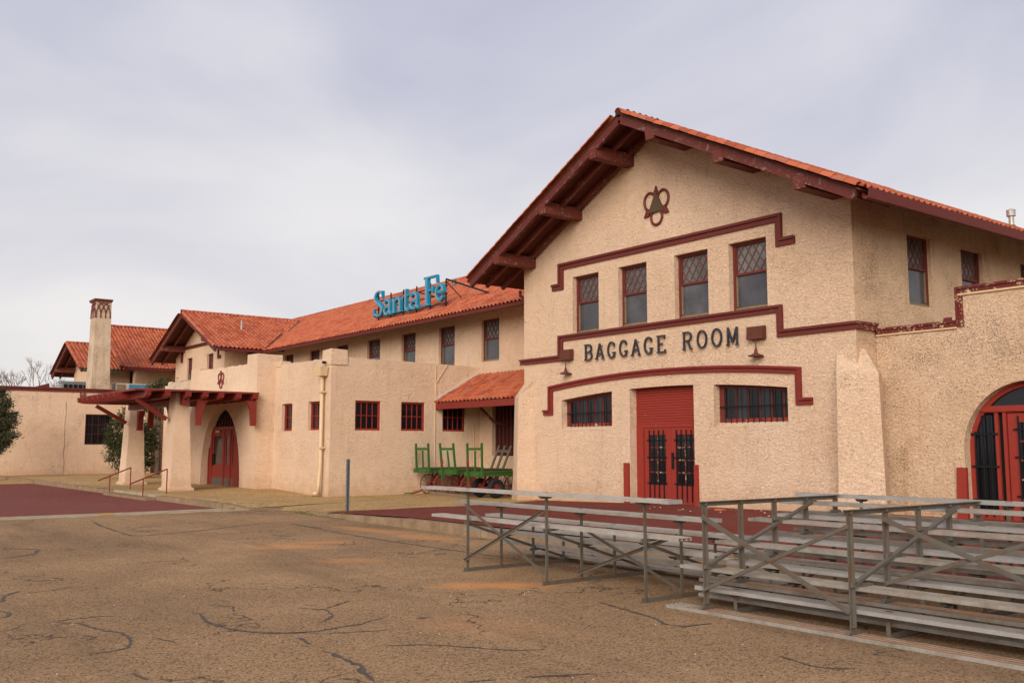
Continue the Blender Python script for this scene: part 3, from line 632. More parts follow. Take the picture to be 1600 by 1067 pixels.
# ================================================================== the gabled building on the right
BX, SL, ZR, HALF = 6.2, 0.51, 11.02, 7.32
bag = thing('gabled_building', 'large two-storey tan stucco building with a gabled front and maroon stepped trim', 'building', (6.2, 0, 0))
archz = lambda x: 3.46-0.0129*(x-6.1)**2
def arch_rect(x0, x1, z0, n=8): return [(x0, z0), (x1, z0)]+[(x1+(x0-x1)*i/n, archz(x1+(x0-x1)*i/n)) for i in range(n+1)]
UW = [(3.06, 1.18), (5.10, 1.16), (7.36, 1.20), (9.28, 1.20)]; UZ, UH = 5.28, 1.79
holes = [rect(c-w/2, c+w/2, UZ, UZ+UH) for c, w in UW]+[arch_rect(1.9, 4.18, 2.28), arch_rect(8.07, 10.39, 2.28), arch_rect(4.93, 7.36, 0.0)]
soff = lambda x: ZR-abs(x-BX)*SL-0.07
front = [(0, -0.3), (12.32, -0.3), (12.32, soff(12.32)), (BX, soff(BX)), (0, soff(0))]
m = MB(); m.panel(front, holes, FX(0), 0.30)
m.build('wall', STUCCO, bag)
side_h = [rect(2.36, 3.44, 5.26, 7.04), rect(4.98, 6.12, 5.26, 7.0), rect(8.33, 9.45, 5.26, 7.0)]
MB().panel([(0, -0.3), (15.6, -0.3), (15.6, soff(12.32)), (0, soff(12.32))], side_h, FY(12.32), 0.2).build('wall', STUCCO_OLD, bag)
MB().add([(0, 0, -0.3), (0, 15.6, -0.3), (0, 15.6, soff(0)), (0, 0, soff(0))], [(0, 1, 2, 3)]).add([(0, 15.6, -0.3), (12.32, 15.6, -0.3), (12.32, 15.6, soff(12.32)), (BX, 15.6, soff(BX)), (0, 15.6, soff(0))], [(0, 1, 2, 3, 4)]).build('wall', STUCCO_FAR, bag)
# diagonal buttresses
def buttress(sx, x0):
    q = lambda x, y: (x0+sx*x, y)
    base = [q(0.80, -0.03), q(-0.20, -0.56), q(-0.55, 0.3), q(0.6, 0.4)]      # outer corner, inner corner, back
    lo = [q(0.73, 0.0), q(-0.13, -0.50), q(-0.55, 0.3), q(0.55, 0.4)]
    mid = [q(0.66, 0.02), q(-0.12, -0.44), q(-0.5, 0.3), q(0.5, 0.4)]
    top = [q(0.22, 0.22), q(-0.42, 0.05), q(-0.5, 0.3), q(0.1, 0.4)]
    m = MB(); lv = [(base, -0.2), (lo, 0.85), (mid, 3.42), (top, 4.02)]
    v = [(p[0], p[1], z) for L, z in lv for p in L]; f = [(4*k+i, 4*k+(i+1) % 4, 4*k+4+(i+1) % 4, 4*k+4+i) for k in range(3) for i in range(4)]+[(12, 13, 14, 15)]
    m.add(v, f).build('buttress', STUCCO, bag)
buttress(1, 12.18); buttress(-1, 0.12)
# mouldings
def mould(name, pts, fn, w, mat, parent, deep=1.0, cap=0.36):
    m = MB(); m.ribbon(pts, fn, 0.001, 0.055*deep, w*cap, w); m.ribbon(pts, fn, 0.001, 0.105*deep, 0, w*cap); return m.build(name, mat, parent)
mould('moulding', [(1.50, 6.94), (1.84, 6.94), (1.84, 7.57), (10.40, 7.57), (10.40, 6.94), (10.76, 6.94)], FX(0), 0.20, MAROON, bag)
mould('moulding', [(-0.16, 4.65), (1.82, 4.65), (1.82, 5.27), (10.34, 5.27), (10.34, 4.65), (12.385, 4.65)], FX(0), 0.18, MAROON, bag)
MB().box(12.325, 12.40, -0.050, 0.78, 4.472, 4.583).box(12.325, 12.43, -0.100, 0.78, 4.587, 4.648).build('moulding', MAROON_PEEL, bag)
arc = [(1.32+(10.82-1.32)*i/22, 3.95-0.0115*(1.32+(10.82-1.32)*i/22-6.07)**2) for i in range(23)]
mould('moulding', [(1.04, 2.95), (1.32, 2.95)]+arc+[(10.82, 2.95), (11.12, 2.95)], FX(0), 0.17, RED_TRIM, bag)
# cast emblem: three rings round a triangle
def emblem(xc, zc, sc, fn, mat, parent, plate=True):
    m = MB()
    P3 = lambda x, z, d: fn(xc+x*sc, zc+z*sc, d)
    for cx, cz, ra, rb in ((-0.27, 0.17, 0.225, 0.265), (0.27, 0.17, 0.225, 0.265), (0.0, -0.35, 0.225, 0.235)):
        m.tube([P3(cx+ra*math.cos(2*math.pi*i/22), cz+rb*math.sin(2*math.pi*i/22), 0.03) for i in range(22)], 0.04*sc, 6, True)
    for tri in ([(-0.09, 0.36), (0.09, 0.36), (0.0, 0.60)], [(-0.22, -0.10), (-0.30, -0.28), (-0.50, -0.30), (-0.40, -0.10)], [(0.22, -0.10), (0.30, -0.28), (0.50, -0.30), (0.40, -0.10)]): m.prism(tri, P3, 0.005, 0.07)
    o = m.build('emblem', mat, parent)
    if plate: MB().prism([(-0.31, -0.20), (0.31, -0.20), (0.0, 0.42)], P3, 0.004, 0.078).build('emblem_plate', BRONZE, o)
    return o
emblem(6.14, 8.62, 0.95, FX(0), MAROON, bag)
# windows
up = Stamp(sash_window(1.18, UH, 0.20))
for c, w in UW: up.at(bag, (c, 0, UZ))
sw = Stamp(sash_window(1.10, 1.78, 0.14))
for y0, y1, z0, z1 in ((2.36, 3.44, 5.26, 7.04), (4.98, 6.12, 5.26, 7.0), (8.33, 9.45, 5.26, 7.0)):
    sw.at(bag, (12.32, (y0+y1)/2, z0), R(90))
def arch_window(x0, x1, z0):
    d = 0.27; n = 10; zt = lambda x: archz(x)-0.003
    F = MB(); f = 0.08; xs = [x0+(x1-x0)*i/n for i in range(n+1)]
    for a, b in zip(xs[:-1], xs[1:]): F.hexa([(a, d-0.05, zt(a)-f), (b, d-0.05, zt(b)-f), (b, d+0.03, zt(b)-f), (a, d+0.03, zt(a)-f)], [(a, d-0.05, zt(a)), (b, d-0.05, zt(b)), (b, d+0.03, zt(b)), (a, d+0.03, zt(a))])
    F.box(x0, x0+0.16, d-0.05, d+0.03, z0+0.10, zt(x0)-f); F.box(x1-f, x1, d-0.05, d+0.03, z0+0.10, zt(x1)-f); F.box(x0+0.16, x1-f, d-0.04, d+0.03, z0+0.10, z0+0.2)
    o = F.build('window', MAROON, bag)
    S = MB(); S.hexa([(x0, 0.004, z0-0.0), (x1, 0.004, z0-0.0), (x1, d-0.05, z0-0.0), (x0, d-0.05, z0-0.0)], [(x0, 0.004, z0+0.008), (x1, 0.004, z0+0.008), (x1, d-0.05, z0+0.13), (x0, d-0.05, z0+0.13)]); S.build('sill', STUCCO, o)
    w = x1-x0-0.24; k = 5
    Mn = MB()
    for i in range(1, k+1):
        x = x0+0.16+w*i/(k+0.6); Mn.box(x-0.03, x+0.03, d-0.02, d+0.02, z0+0.2, zt(x)-f)
    Mn.build('muntin', MAROON, o)
    for i in range(k+1):
        a = x0+0.16+w*i/(k+0.6)+(0.03 if i else 0); b = min(x0+0.16+w*(i+1)/(k+0.6)-0.03, x1-f)
        MB().hexa([(a, d+0.005, z0+0.2), (b, d+0.005, z0+0.2), (b, d+0.012, z0+0.2), (a, d+0.012, z0+0.2)], [(a, d+0.005, zt(a)-f), (b, d+0.005, zt(b)-f), (b, d+0.012, zt(b)-f), (a, d+0.012, zt(a)-f)]).build('pane', PANE_MID if i % 2 else PANE, o)
    B = MB()
    for i in range(12): x = x0+0.24+(x1-x0-0.34)*i/11; B.cyl((x, d-0.10, z0+0.1), (x, d-0.10, zt(x)-0.09), 0.011, n=6)
    B.box(x0+0.05, x1-0.03, d-0.115, d-0.09, z0+0.52, z0+0.55); B.build('grille', IRON, o)
    for i in range(11):
        x = x0+0.27+(x1-x0-0.34)*i/11
        MB().box(x-0.02, x+0.13, d-0.075, d-0.052, z0+0.135, z0+0.22).build('sill_block', RED if i % 3 else MAROON_PEEL, o)
    MB().box(x0, x1, d+0.03, d+0.04, z0, archz((x0+x1)/2)).build('backing', DARK, o)
arch_window(1.9, 4.18, 2.28); arch_window(8.07, 10.39, 2.28)
# freight doorway: slatted panel over two glazed leaves
d = 0.28; m = MB(); m.box(4.93, 5.22, d-0.03, d+0.03, 0.0, 2.32); m.box(5.0, 5.215, d-0.05, d-0.031, 0.1, 2.25); m.box(7.30, 7.36, d-0.06, d+0.03, 0, 2.3); m.box(4.93, 7.36, d-0.03, d+0.03, 2.32, 2.42); dw = m.build('doorway', RED, bag)
MB().box(4.93, 7.36, d+0.03, d+0.04, 0, 3.45).build('backing', DARK, dw)
for k in range(14):
    z0 = 2.425+k*0.073; x1 = 7.355; top = min(archz(4.95), archz(7.34))-0.005
    if z0 > top-0.03: break
    MB().box(4.935, x1, d-0.025+random.uniform(-0.004, 0.004), d+0.02, z0, min(z0+0.064, top)).build('slat', RED, dw)
def leaf_door(x0, x1, z0, z1, d, parent, ny=4, bars=True, handle=0, nx=2, fn=None):
    fn = fn or (lambda v: v); w = x1-x0; sw_ = 0.2; pz0 = z0+0.55; pz1 = z1-0.2; px0, px1 = x0+sw_, x1-sw_
    if w < 1.0: sw_ = 0.16; px0, px1 = x0+sw_, x1-sw_
    F = MB(); F.box(x0, px0, d, d+0.05, z0, z1).box(px1, x1, d, d+0.05, z0, z1).box(px0, px1, d, d+0.05, z0, pz0).box(px0, px1, d, d+0.05, pz1, z1)
    o = F.build('door', RED, parent); Mn = MB()
    ww = (px1-px0)/nx; hh = (pz1-pz0)/ny
    for i in range(1, nx): Mn.box(px0+ww*i-0.022, px0+ww*i+0.022, d+0.005, d+0.04, pz0, pz1)
    for j in range(1, ny):
        for i in range(nx): Mn.box(px0+ww*i+0.022, px0+ww*(i+1)-0.022, d+0.006, d+0.04, pz0+hh*j-0.022, pz0+hh*j+0.022)
    Mn.build('muntin', MAROON_PEEL, o)
    for i in range(nx):
        for j in range(ny): MB().box(px0+ww*i+0.01, px0+ww*(i+1)-0.01, d+0.03, d+0.036, pz0+hh*j+0.01, pz0+hh*(j+1)-0.01).build('pane', PANE, o)
    if bars:
        B = MB()
        for i in range(4): x = px0+0.04+(px1-px0-0.08)*i/3; B.box(x-0.012, x+0.012, d-0.065, d-0.04, z0+0.12, z1-0.06)
        for z in (pz0+0.03, pz0+(pz1-pz0)*0.5+0.05, pz1-0.16): B.box(px0-0.07, px1+0.05, d-0.04, d-0.018, z, z+0.035); B.box(px0-0.055, px0-0.03, d-0.018, d, z, z+0.035); B.box(px1+0.01, px1+0.035, d-0.018, d, z, z+0.035)
        B.build('grille', IRON, o)
    if handle: x = x0+0.06 if handle < 0 else x1-0.06; MB().box(x-0.04, x+0.04, d-0.03, d, z0+1.0, z0+1.45).build('handle', IRON, o)
    return o
leaf_door(5.235, 6.26, 0.17, 2.31, d-0.015, bag); leaf_door(6.27, 7.295, 0.17, 2.31, d-0.015, bag, handle=-1)
MB().box(4.70, 4.90, -0.07, -0.004, 0.1, 1.32).build('jamb_guard', RED, bag); MB().box(7.38, 7.50, -0.07, -0.004, 0.1, 1.30).build('jamb_guard', RED, bag)
# roof
gable(bag, BX, HALF, -1.55, 16.3, ZR, SL, (0.48, 2.79, 5.09, 7.35, 9.67, 11.99), 0.0, 1.6, maxn=300, rafters=(0.08, 0.72, 1.38), loose=0.14)
MB().tube([(-0.85, 0.5, 7.12), (-0.85, 0.5, 6.95), (-0.5, 0.7, 6.62), (-0.06, 0.8, 6.45)], 0.055, 8).build('downspout', MAROON, bag)
# flood lamps over the lettering
def lamp(x):
    t = thing('flood_lamp', 'rusted box lamp with thin stem and dish, %s end of the black capital letters' % ('left' if x < 5 else 'right'), 'lamp', (x, 0, 4.1), 'lamps beside the wall lettering')
    MB().hexa([(x-0.25, -0.03, 4.47), (x+0.25, -0.03, 4.47), (x+0.25, -0.19, 4.47), (x-0.25, -0.19, 4.47)], [(x-0.25, -0.03, 4.80), (x+0.25, -0.03, 4.80), (x+0.25, -0.17, 4.79), (x-0.25, -0.17, 4.79)]).build('housing', RUST, t)
    MB().cyl((x, -0.14, 4.2), (x, -0.14, 4.47), 0.014, n=8).build('stem', RUST, t)
    MB().cyl((x, -0.14, 4.10), (x, -0.14, 4.24), 0.055, 0.022, 10).cyl((x, -0.14, 4.055), (x, -0.14, 4.10), 0.19, 0.07, 18).cyl((x, -0.14, 4.03), (x, -0.14, 4.054), 0.195, 0.19, 18).build('dish', RUST, t)
lamp(2.26); lamp(9.58)

# capital letters on the wall, each a cast piece held off the stucco
def stroke(m, pts, w, fn, d0, d1):
    P = [Vector(p) for p in pts]
    if (P[0]-P[-1]).length < 1e-6: closed = True; P = P[:-1]
    else: closed = False
    n = len(P); L = []; Q = []
    for i, p in enumerate(P):
        a = P[(i-1) % n] if (closed or i) else p; b = P[(i+1) % n] if (closed or i < n-1) else p
        ww = w[i] if isinstance(w, (list, tuple)) else w
        d1_ = (p-a).normalized() if (p-a).length > 0 else (b-p).normalized(); d2_ = (b-p).normalized() if (b-p).length > 0 else d1_
        t = d1_+d2_; t = t.normalized() if t.length > 1e-6 else d2_; nn = Vector((t.y, -t.x)); k = 1/max(0.5, abs(nn.dot(Vector((d1_.y, -d1_.x)))))
        L.append(p+nn*ww/2*k); Q.append(p-nn*ww/2*k)
    for i in range(n if closed else n-1):
        j = (i+1) % n; q = [L[i], L[j], Q[j], Q[i]]
        m.hexa([fn(a.x, a.y, d0) for a in q], [fn(a.x, a.y, d1) for a in q])
def ell(cx, cy, rx, ry, a0, a1, n=14): return [(cx+rx*math.cos(R(a0+(a1-a0)*i/n)), cy+ry*math.sin(R(a0+(a1-a0)*i/n))) for i in range(n+1)]
CAPS = {   # unit height, widths near 0.72
 'B': [[(0.1, 0), (0.1, 1)], [(0.0, 1), (0.42, 1)]+ell(0.42, 0.76, 0.22, 0.24, 90, -90, 8)+[(0.1, 0.52)], [(0.1, 0.52), (0.44, 0.52)]+ell(0.44, 0.26, 0.25, 0.26, 90, -90, 8)+[(0.0, 0.0)]],
 'A': [[(0.06, 0), (0.36, 1)], [(0.36, 1), (0.68, 0)], [(0.16, 0.33), (0.58, 0.33)], [(-0.03, 0), (0.16, 0)], [(0.57, 0), (0.77, 0)]],
 'G': [ell(0.38, 0.5, 0.33, 0.5, 52, 322, 18), [(0.60, 0.02), (0.61, 0.33)], [(0.47, 0.31), (0.74, 0.31)], [(0.60, 0.72), (0.62, 0.92)]],
 'E': [[(0.12, 0), (0.12, 1)], [(0.0, 1), (0.62, 1), (0.62, 0.86)], [(0.12, 0.52), (0.46, 0.52)], [(0.0, 0), (0.66, 0), (0.66, 0.15)]],
 'R': [[(0.1, 0), (0.1, 1)], [(0.0, 1), (0.42, 1)]+ell(0.42, 0.75, 0.23, 0.25, 90, -90, 8)+[(0.1, 0.5)], [(0.38, 0.5), (0.62, 0)], [(0.0, 0), (0.2, 0)], [(0.55, 0), (0.74, 0)]],
 'O': [ell(0.38, 0.5, 0.33, 0.5, 0, 360, 22)],
 'M': [[(0.1, 0), (0.1, 1)], [(0.1, 1), (0.42, 0.12)], [(0.42, 0.12), (0.74, 1)], [(0.74, 1), (0.74, 0)], [(0.0, 0), (0.2, 0)], [(0.64, 0), (0.84, 0)]]}
let = thing('wall_lettering', 'black metal capital letters fixed in a row across the stucco gable front', 'sign', (6, -0.02, 4.4))
for word, xa, xb in (('BAGGAGE', 3.08, 6.50), ('ROOM', 7.08, 9.06)):
    adv = (xb-xa)/(len(word)-0.24) if word == 'BAGGAGE' else (xb-xa)/(len(word)-0.10)
    for i, ch in enumerate(word):
        x0 = xa+adv*i; m = MB(); h = 0.455; z0 = 4.405+random.uniform(-0.006, 0.006)
        fn = lambda a, b, d, x0=x0, z0=z0, h=h: (x0+a*h*1.02, -d, z0+b*h)
        for st_ in CAPS[ch]:
            dd = 0.052+0.0021*CAPS[ch].index(st_); stroke(m, st_, 0.094, fn, dd, dd+0.045)
        for px, pz in ((0.12, 0.2), (0.5, 0.85)): m.cyl(fn(px, pz, -0.01), fn(px, pz, 0.055), 0.012, n=5)
        m.build('letter', LETTER, let)
# metal flue on the right-hand roof slope
fx, fy = 10.2, 12.6; fz = ZR-(fx-BX)*SL
t = thing('roof_flue', 'shiny metal flue pipe with a cap on the right roof slope', 'flue', (fx, fy, fz))
MB().cyl((fx, fy, fz-0.1), (fx, fy, fz+0.42), 0.085, n=12).build('pipe', ALU, t); MB().cyl((fx, fy, fz+0.42), (fx, fy, fz+0.62), 0.14, n=14).cyl((fx, fy, fz+0.621), (fx, fy, fz+0.66), 0.15, 0.05, 14).build('cap', ALU_UP, t)
MB().cyl((fx, fy, fz-0.02), (fx, fy, fz+0.12), 0.22, 0.1, 12).build('flashing', GALV, t)

# ================================================================== low wing with the arched door, right edge
wing = thing('arched_wing', 'one-storey rough stucco wing with a red arched door and flaking maroon coping', 'building', (18, 0.8, 0))
xc, zs, ra = 15.74, 1.72, 1.42
ah = [(xc-ra, -0.2), (xc+ra, -0.2)]+[(xc+ra*math.cos(math.pi*i/26), zs+ra*math.sin(math.pi*i/26)) for i in range(27)]
MB().panel([(12.33, -0.3), (27, -0.3), (27, 5.1), (14.32, 5.1), (14.32, 4.38), (12.33, 4.38)], [ah], FX(0.8), 0.34).build('wall', STUCCO_OLD, wing)
MB().box(27.0, 27.2, 0.8, 14, -0.3, 5.1).build('wall', STUCCO_OLD, wing)
MB().box(12.33, 27.0, 1.0, 14.0, 4.2, 4.36).build('roof', CONC, wing); MB().box(14.33, 27, 0.81, 1.1, 4.36, 5.08).build('parapet', STUCCO_OLD, wing)
mould('coping', [(12.33, 4.53), (14.30, 4.53), (14.30, 5.25), (27, 5.25)], FX(0.8), 0.15, MAROON_PEEL, wing, 0.7)
MB().box(14.02, 14.19, 0.73, 0.80, 4.531, 4.60).build('coping', MAROON_PEEL, wing)
MB().box(12.36, 14.3, 0.755, 0.799, 4.345, 4.378).box(14.34, 27, 0.755, 0.799, 5.06, 5.098).build('drip_edge', PIPE, wing)
d = 0.8+0.30; m = MB()
rim = [(xc+(ra-0.0)*math.cos(math.pi*i/26), zs+(ra)*math.sin(math.pi*i/26)) for i in range(27)]; rim = [(xc+ra, 0)]+rim+[(xc-ra, 0)]
m.ribbon(rim[::-1], lambda a, b, q: (a, d-q, b), 0.0, 0.07, 0.001, 0.10)
ent = m.build('arched_frame', RED, wing)
zt = 2.50; m = MB(); hw = math.sqrt(max(0.01, (ra-0.1)**2-(zt-zs)**2))
m.box(xc-hw-0.05, xc+hw+0.05, d-0.09, d-0.0, zt, zt+0.14).box(xc-hw-0.12, xc+hw+0.12, d-0.11, d-0.09, zt+0.02, zt+0.07)
for x in (xc-0.86, xc-0.69, xc+0.62, xc+0.79): m.box(x, x+0.07, d-0.07, d-0.001, 0.1, zt)
m.build('transom', RED, ent)
MB().prism([(xc-hw, zt+0.14), (xc+hw, zt+0.14)]+[(xc+(ra-0.1)*math.cos(t_), zs+(ra-0.1)*math.sin(t_)) for t_ in [math.asin((zt+0.14-zs)/(ra-0.1))+(math.pi-2*math.asin((zt+0.14-zs)/(ra-0.1)))*i/16 for i in range(1, 16)]], lambda a, b, q: (a, d-q, b), 0.0, 0.008).build('fanlight', PANE, ent)
MB().box(xc-ra+0.1, xc-0.86, d-0.03, d-0.02, 0.45, zt-0.06).build('sidelight', PANE, ent); MB().box(xc-ra+0.1, xc-0.861, d-0.05, d-0.019, 0.1, 0.45).build('panel', RED, ent)
g_ = MB()
for x in (xc-ra+0.14, xc-ra+0.30, xc-ra+0.46): g_.box(x, x+0.025, d-0.12, d-0.095, 0.3, zt-0.05 if x > xc-ra+0.2 else 2.1)
for z in (0.62, 1.33, 2.02): g_.box(xc-ra+0.03, xc-0.80, d-0.094, d-0.072, z, z+0.045)
g_.build('grille', IRON, ent)
leaf_door(xc-0.60, xc+0.6, 0.15, zt-0.02, d-0.04, wing)
MB().box(xc-ra, xc+ra, d+0.03, d+0.05, 0, zs+ra).build('backing', DARK, ent)
MB().hexa([(14.13, 0.70, 0.1), (14.36, 0.70, 0.1), (14.36, 0.796, 0.1), (14.13, 0.796, 0.1)], [(14.16, 0.72, 1.33), (14.37, 0.72, 1.33), (14.37, 0.796, 1.33), (14.16, 0.796, 1.33)]).build('jamb_guard', RED, wing)

# ================================================================== long two-storey hall
hall = thing('station_hall', 'long two-storey stucco hall under a wide red tile roof, behind the low flat-roofed block', 'building', (-15, 2.5, 0))
HW = [(-5.9, -4.73), (-8.99, -7.8), (-12.02, -10.86), (-15.18, -13.96), (-18.28, -17.1), (-21.34, -20.19), (-24.44, -23.33)]
hz0, hz1 = 5.12, 6.8
bay = rect(-5.18, -3.2, 1.45, 3.52)
MB().panel([(-52, -0.2), (0.2, -0.2), (0.2, 7.35), (-52, 7.35)], [rect(a, b, hz0, hz1) for a, b in HW]+[rect(-39.3, -38.0, 5.0, 6.5)]+[bay], FX(2.5), 0.22).build('wall', STUCCO_FAR, hall)
hw_ = Stamp(sash_window(1.17, hz1-hz0, 0.15))
for a, b in HW: hw_.at(hall, ((a+b)/2, 2.5, hz0))
hw_.at(hall, (-38.65, 2.5, 4.95))
db = MB().box(-5.18, -3.2, 2.66, 2.72, 1.45, 3.52).build('freight_door', NT('dark_red_wood', 0.8).color((0.035, 0.012, 0.010, 1)).m, hall)
for i in range(8): MB().box(-5.1+i*0.24, -5.06+i*0.24, 2.60, 2.655, 1.5, 3.5).build('door_slat', MAROON, db)
EY, EZ, RY, HS = 1.30, 6.98, 7.0, 0.535
RZ = EZ+(RY-EY)*HS
m = MB().add([(-54, EY, EZ), (0.0, EY, EZ), (3.0, RY, RZ), (-54, RY, RZ)], [(0, 1, 2, 3)]); hroof = m.build('roof', TILE_DK, hall)
MB().add([(-54, RY, RZ-0.01), (3.0, RY, RZ-0.01), (3.0, RY+6, EZ), (-54, RY+6, EZ)], [(0, 1, 2, 3)]).build('roof', TILE_DULL, hall)
MB().box(-52, 0, 12.6, 12.7, 0, 7.1).build('wall', STUCCO_FAR, hall)
MB().hexa([(-54, EY, EZ-0.08), (-0.1, EY, EZ-0.08), (-0.1, 2.6, EZ+1.3*HS-0.08), (-54, 2.6, EZ+1.3*HS-0.08)], [(-54, EY, EZ-0.02), (-0.1, EY, EZ-0.02), (-0.1, 2.6, EZ+1.3*HS-0.02), (-54, 2.6, EZ+1.3*HS-0.02)]).build('soffit', SOFFIT, hall)
G2 = (-30.0, 5.5, -1.4, 9.53, 0.452); G3 = (-45.0, 5.6, -2.0, 10.2, 0.58)
def gz(g, x): return g[3]-abs(x-g[0])*g[4]
def hall_keep(p):
    if p.z < ZR-abs(p.x-BX)*SL+0.02 and p.x > -1.2: return False
    for g in (G2, G3):
        if abs(p.x-g[0]) < g[1]+0.1 and p.z < gz(g, p.x)+0.05: return False
    return p.x > -41 and not (p.x > 2.5)
tile_field(hall, hroof, (-41, EY-0.02, EZ), (1, 0, 0), (0, 1, HS), 44, math.hypot(RY-EY, (RY-EY)*HS), hall_keep)
ridge_tiles(hall, hroof, (-40, RY, RZ+0.06), (2.8, RY, RZ+0.06))
m = MB(); pr = [(0.0, 0.02), (0.0, -0.13), (-0.06, -0.17), (-0.14, -0.15), (-0.17, -0.03), (-0.14, -0.03), (-0.12, -0.12), (-0.02, -0.1)]
for x0, x1 in ((-24.5, -1.1), (-39.4, -35.55)): m.prism(pr, lambda a, b, d: (d, EY+0.04+a, EZ-0.01+b), x0, x1)
m.build('gutter', MAROON, hall)
for i in range(34):
    x = -1.6-0.72*i
    MB().beam((x, 2.55, EZ+1.25*HS-0.15), (x, EY+0.16, EZ+0.16*HS-0.15), 0.08, 0.13).build('rafter_tail', BEAM, hall)
MB().cyl((-12.6, 5.7, 9.2), (-12.6, 5.7, 9.72), 0.10, n=10).build('vent_pipe', GALV, hall)
# lean-to over the freight bay
lean = thing('lean_to_roof', 'small sloping red tile roof sheltering the parked baggage carts', 'roof', (-3, 1.5, 3.5))
ly0, lz0, ly1, lz1 = 0.45, 3.46, 2.5, 4.60
m = MB().hexa([(-6, ly0, lz0-0.07), (0.0, ly0, lz0-0.07), (0.0, ly1, lz1-0.07), (-6, ly1, lz1-0.07)], [(-6, ly0, lz0), (0.0, ly0, lz0), (0.0, ly1, lz1), (-6, ly1, lz1)]); lr = m.build('roof', TILE_DK, lean)
tile_field(lean, lr, (-6, ly0-0.03, lz0), (1, 0, 0), (0, ly1-ly0, lz1-lz0), 6.0, math.hypot(ly1-ly0, lz1-lz0), None, 300, None, 0.05)
MB().box(-6.05, 0.0, ly0-0.06, ly0, lz0-0.26, lz0-0.02).build('fascia', RED_TRIM, lean)
for x in (-4.8, -3.75, -2.6, -1.4, -0.3): MB().beam((x, ly1, lz1-0.2), (x, ly0+0.06, lz0-0.14-0.05), 0.12, 0.16).build('rafter', BEAM, lean)
MB().tube([(-4.3, 2.48, 2.6), (-4.3, 1.9, 2.75), (-4.3, 1.35, 3.2), (-4.3, 1.1, 3.5)], 0.06, 6).build('bracket', BEAM, lean)
MB().hexa([(-6.0, 0.42, 3.5), (-5.94, 0.42, 3.5), (-5.94, 2.5, 4.64), (-6.0, 2.5, 4.64)], [(-6.0, 0.42, 3.62), (-5.94, 0.42, 3.62), (-5.94, 2.5, 4.76), (-6.0, 2.5, 4.76)]).build('flashing', WHITE, lean)

# ================================================================== cross gables on the left
g2 = thing('gabled_cross_wing', 'stucco cross wing whose red tile gable rises just behind the entrance parapet', 'building', (-30, 3, 0))
gs = lambda g, x: g[3]-abs(x-g[0])*g[4]-0.07
a, b = -34.9, -26.8
MB().panel([(a, -0.2), (b, -0.2), (b, gs(G2, b)), (-30, gs(G2, -30)), (a, gs(G2, a))], [rect(-32.85, -31.95, 5.35, 7.1), rect(-29.5, -28.5, 5.35, 7.1)], FX(0), 0.2).build('wall', STUCCO_FAR, g2)
MB().add([(b, 0, -0.2), (b, 3, -0.2), (b, 3, gs(G2, b)), (b, 0, gs(G2, b))], [(0, 1, 2, 3)]).build('wall', STUCCO_FAR, g2); MB().add([(a, 0, -0.2), (a, 3, -0.2), (a, 3, gs(G2, a)), (a, 0, gs(G2, a))], [(0, 1, 2, 3)]).build('wall', STUCCO_FAR, g2)
w_ = Stamp(sash_window(0.9, 1.75, 0.15, 0.5, 3)); w_.at(g2, (-32.4, 0, 5.35)); w_.at(g2, (-29.0, 0, 5.35))
mould('moulding', [(-33.75, 6.9), (-33.75, 7.82), (-27.6, 7.82), (-27.6, 6.9), (-27.3, 6.9)], FX(0), 0.18, MAROON, g2)
def g2k(p): return p.z > EZ+(p.y-EY)*HS+0.0 or p.y < EY
r2 = gable(g2, G2[0], G2[1], G2[2], 6.9, G2[3], G2[4], (-33.4, -26.6), 0.0, 1.0, g2k, 300, (0.08, 0.7), False, False)
MB().prism([(0.0, 0.03), (0.0, -0.12), (0.06, -0.16), (0.15, -0.14), (0.17, -0.02), (0.02, -0.02)], lambda a, b, d: (-24.55+a, d, EZ+0.03+b), -1.2, 1.3).build('gutter', MAROON, g2)
MB().beam((-24.7, EY+0.1, EZ+0.12), (-29.8, EY+(9.45-EZ)/HS, 9.5), 0.16, 0.06).build('valley_flashing', GALV, g2)
MB().cyl((-27.5, 1.2, 8.3), (-27.5, 1.2, 8.95), 0.06, n=8).build('vent_pipe', ALU, g2)
MB().beam((-26.75, 1.2, 5.6), (-25.2, 1.2, 6.9), 0.16, 0.16).build('bracket', RED_TRIM, g2)
g3 = thing('far_cross_wing', 'tall red tile gable seen behind and right of the chimney', 'building', (-45, 4, 0))
a, b = -48.8, -41.2
MB().panel([(a, -0.2), (b, -0.2), (b, gs(G3, b)), (-45, gs(G3, -45)), (a, gs(G3, a))], [rect(-42.6, -41.75, 5.5, 6.9)], FX(-0.6), 0.2).build('wall', STUCCO_FAR, g3)
MB().add([(b, -0.6, -0.2), (b, 3, -0.2), (b, 3, gs(G3, b)), (b, -0.6, gs(G3, b))], [(0, 1, 2, 3)]).build('wall', STUCCO_FAR, g3); MB().add([(a, -0.6, -0.2), (a, 3, -0.2), (a, 3, gs(G3, a)), (a, -0.6, gs(G3, a))], [(0, 1, 2, 3)]).build('wall', STUCCO_FAR, g3)
Stamp(sash_window(0.85, 1.4, 0.15, 0.5, 3)).at(g3, (-42.17, -0.6, 5.5))
gable(g3, G3[0], G3[1], G3[2], 8.5, G3[3], G3[4], (-48.6, -41.4), -0.6, 0.8, None, 300, (0.08, 0.6), False, True)
g4 = thing('porch_gable', 'small low tile gable in front of the far cross wing, left of the chimney', 'building', (-45.5, -3, 0))
G4 = (-45.5, 4.3, -4.0, 8.9, 0.47)
a, b = -48.6, -42.4
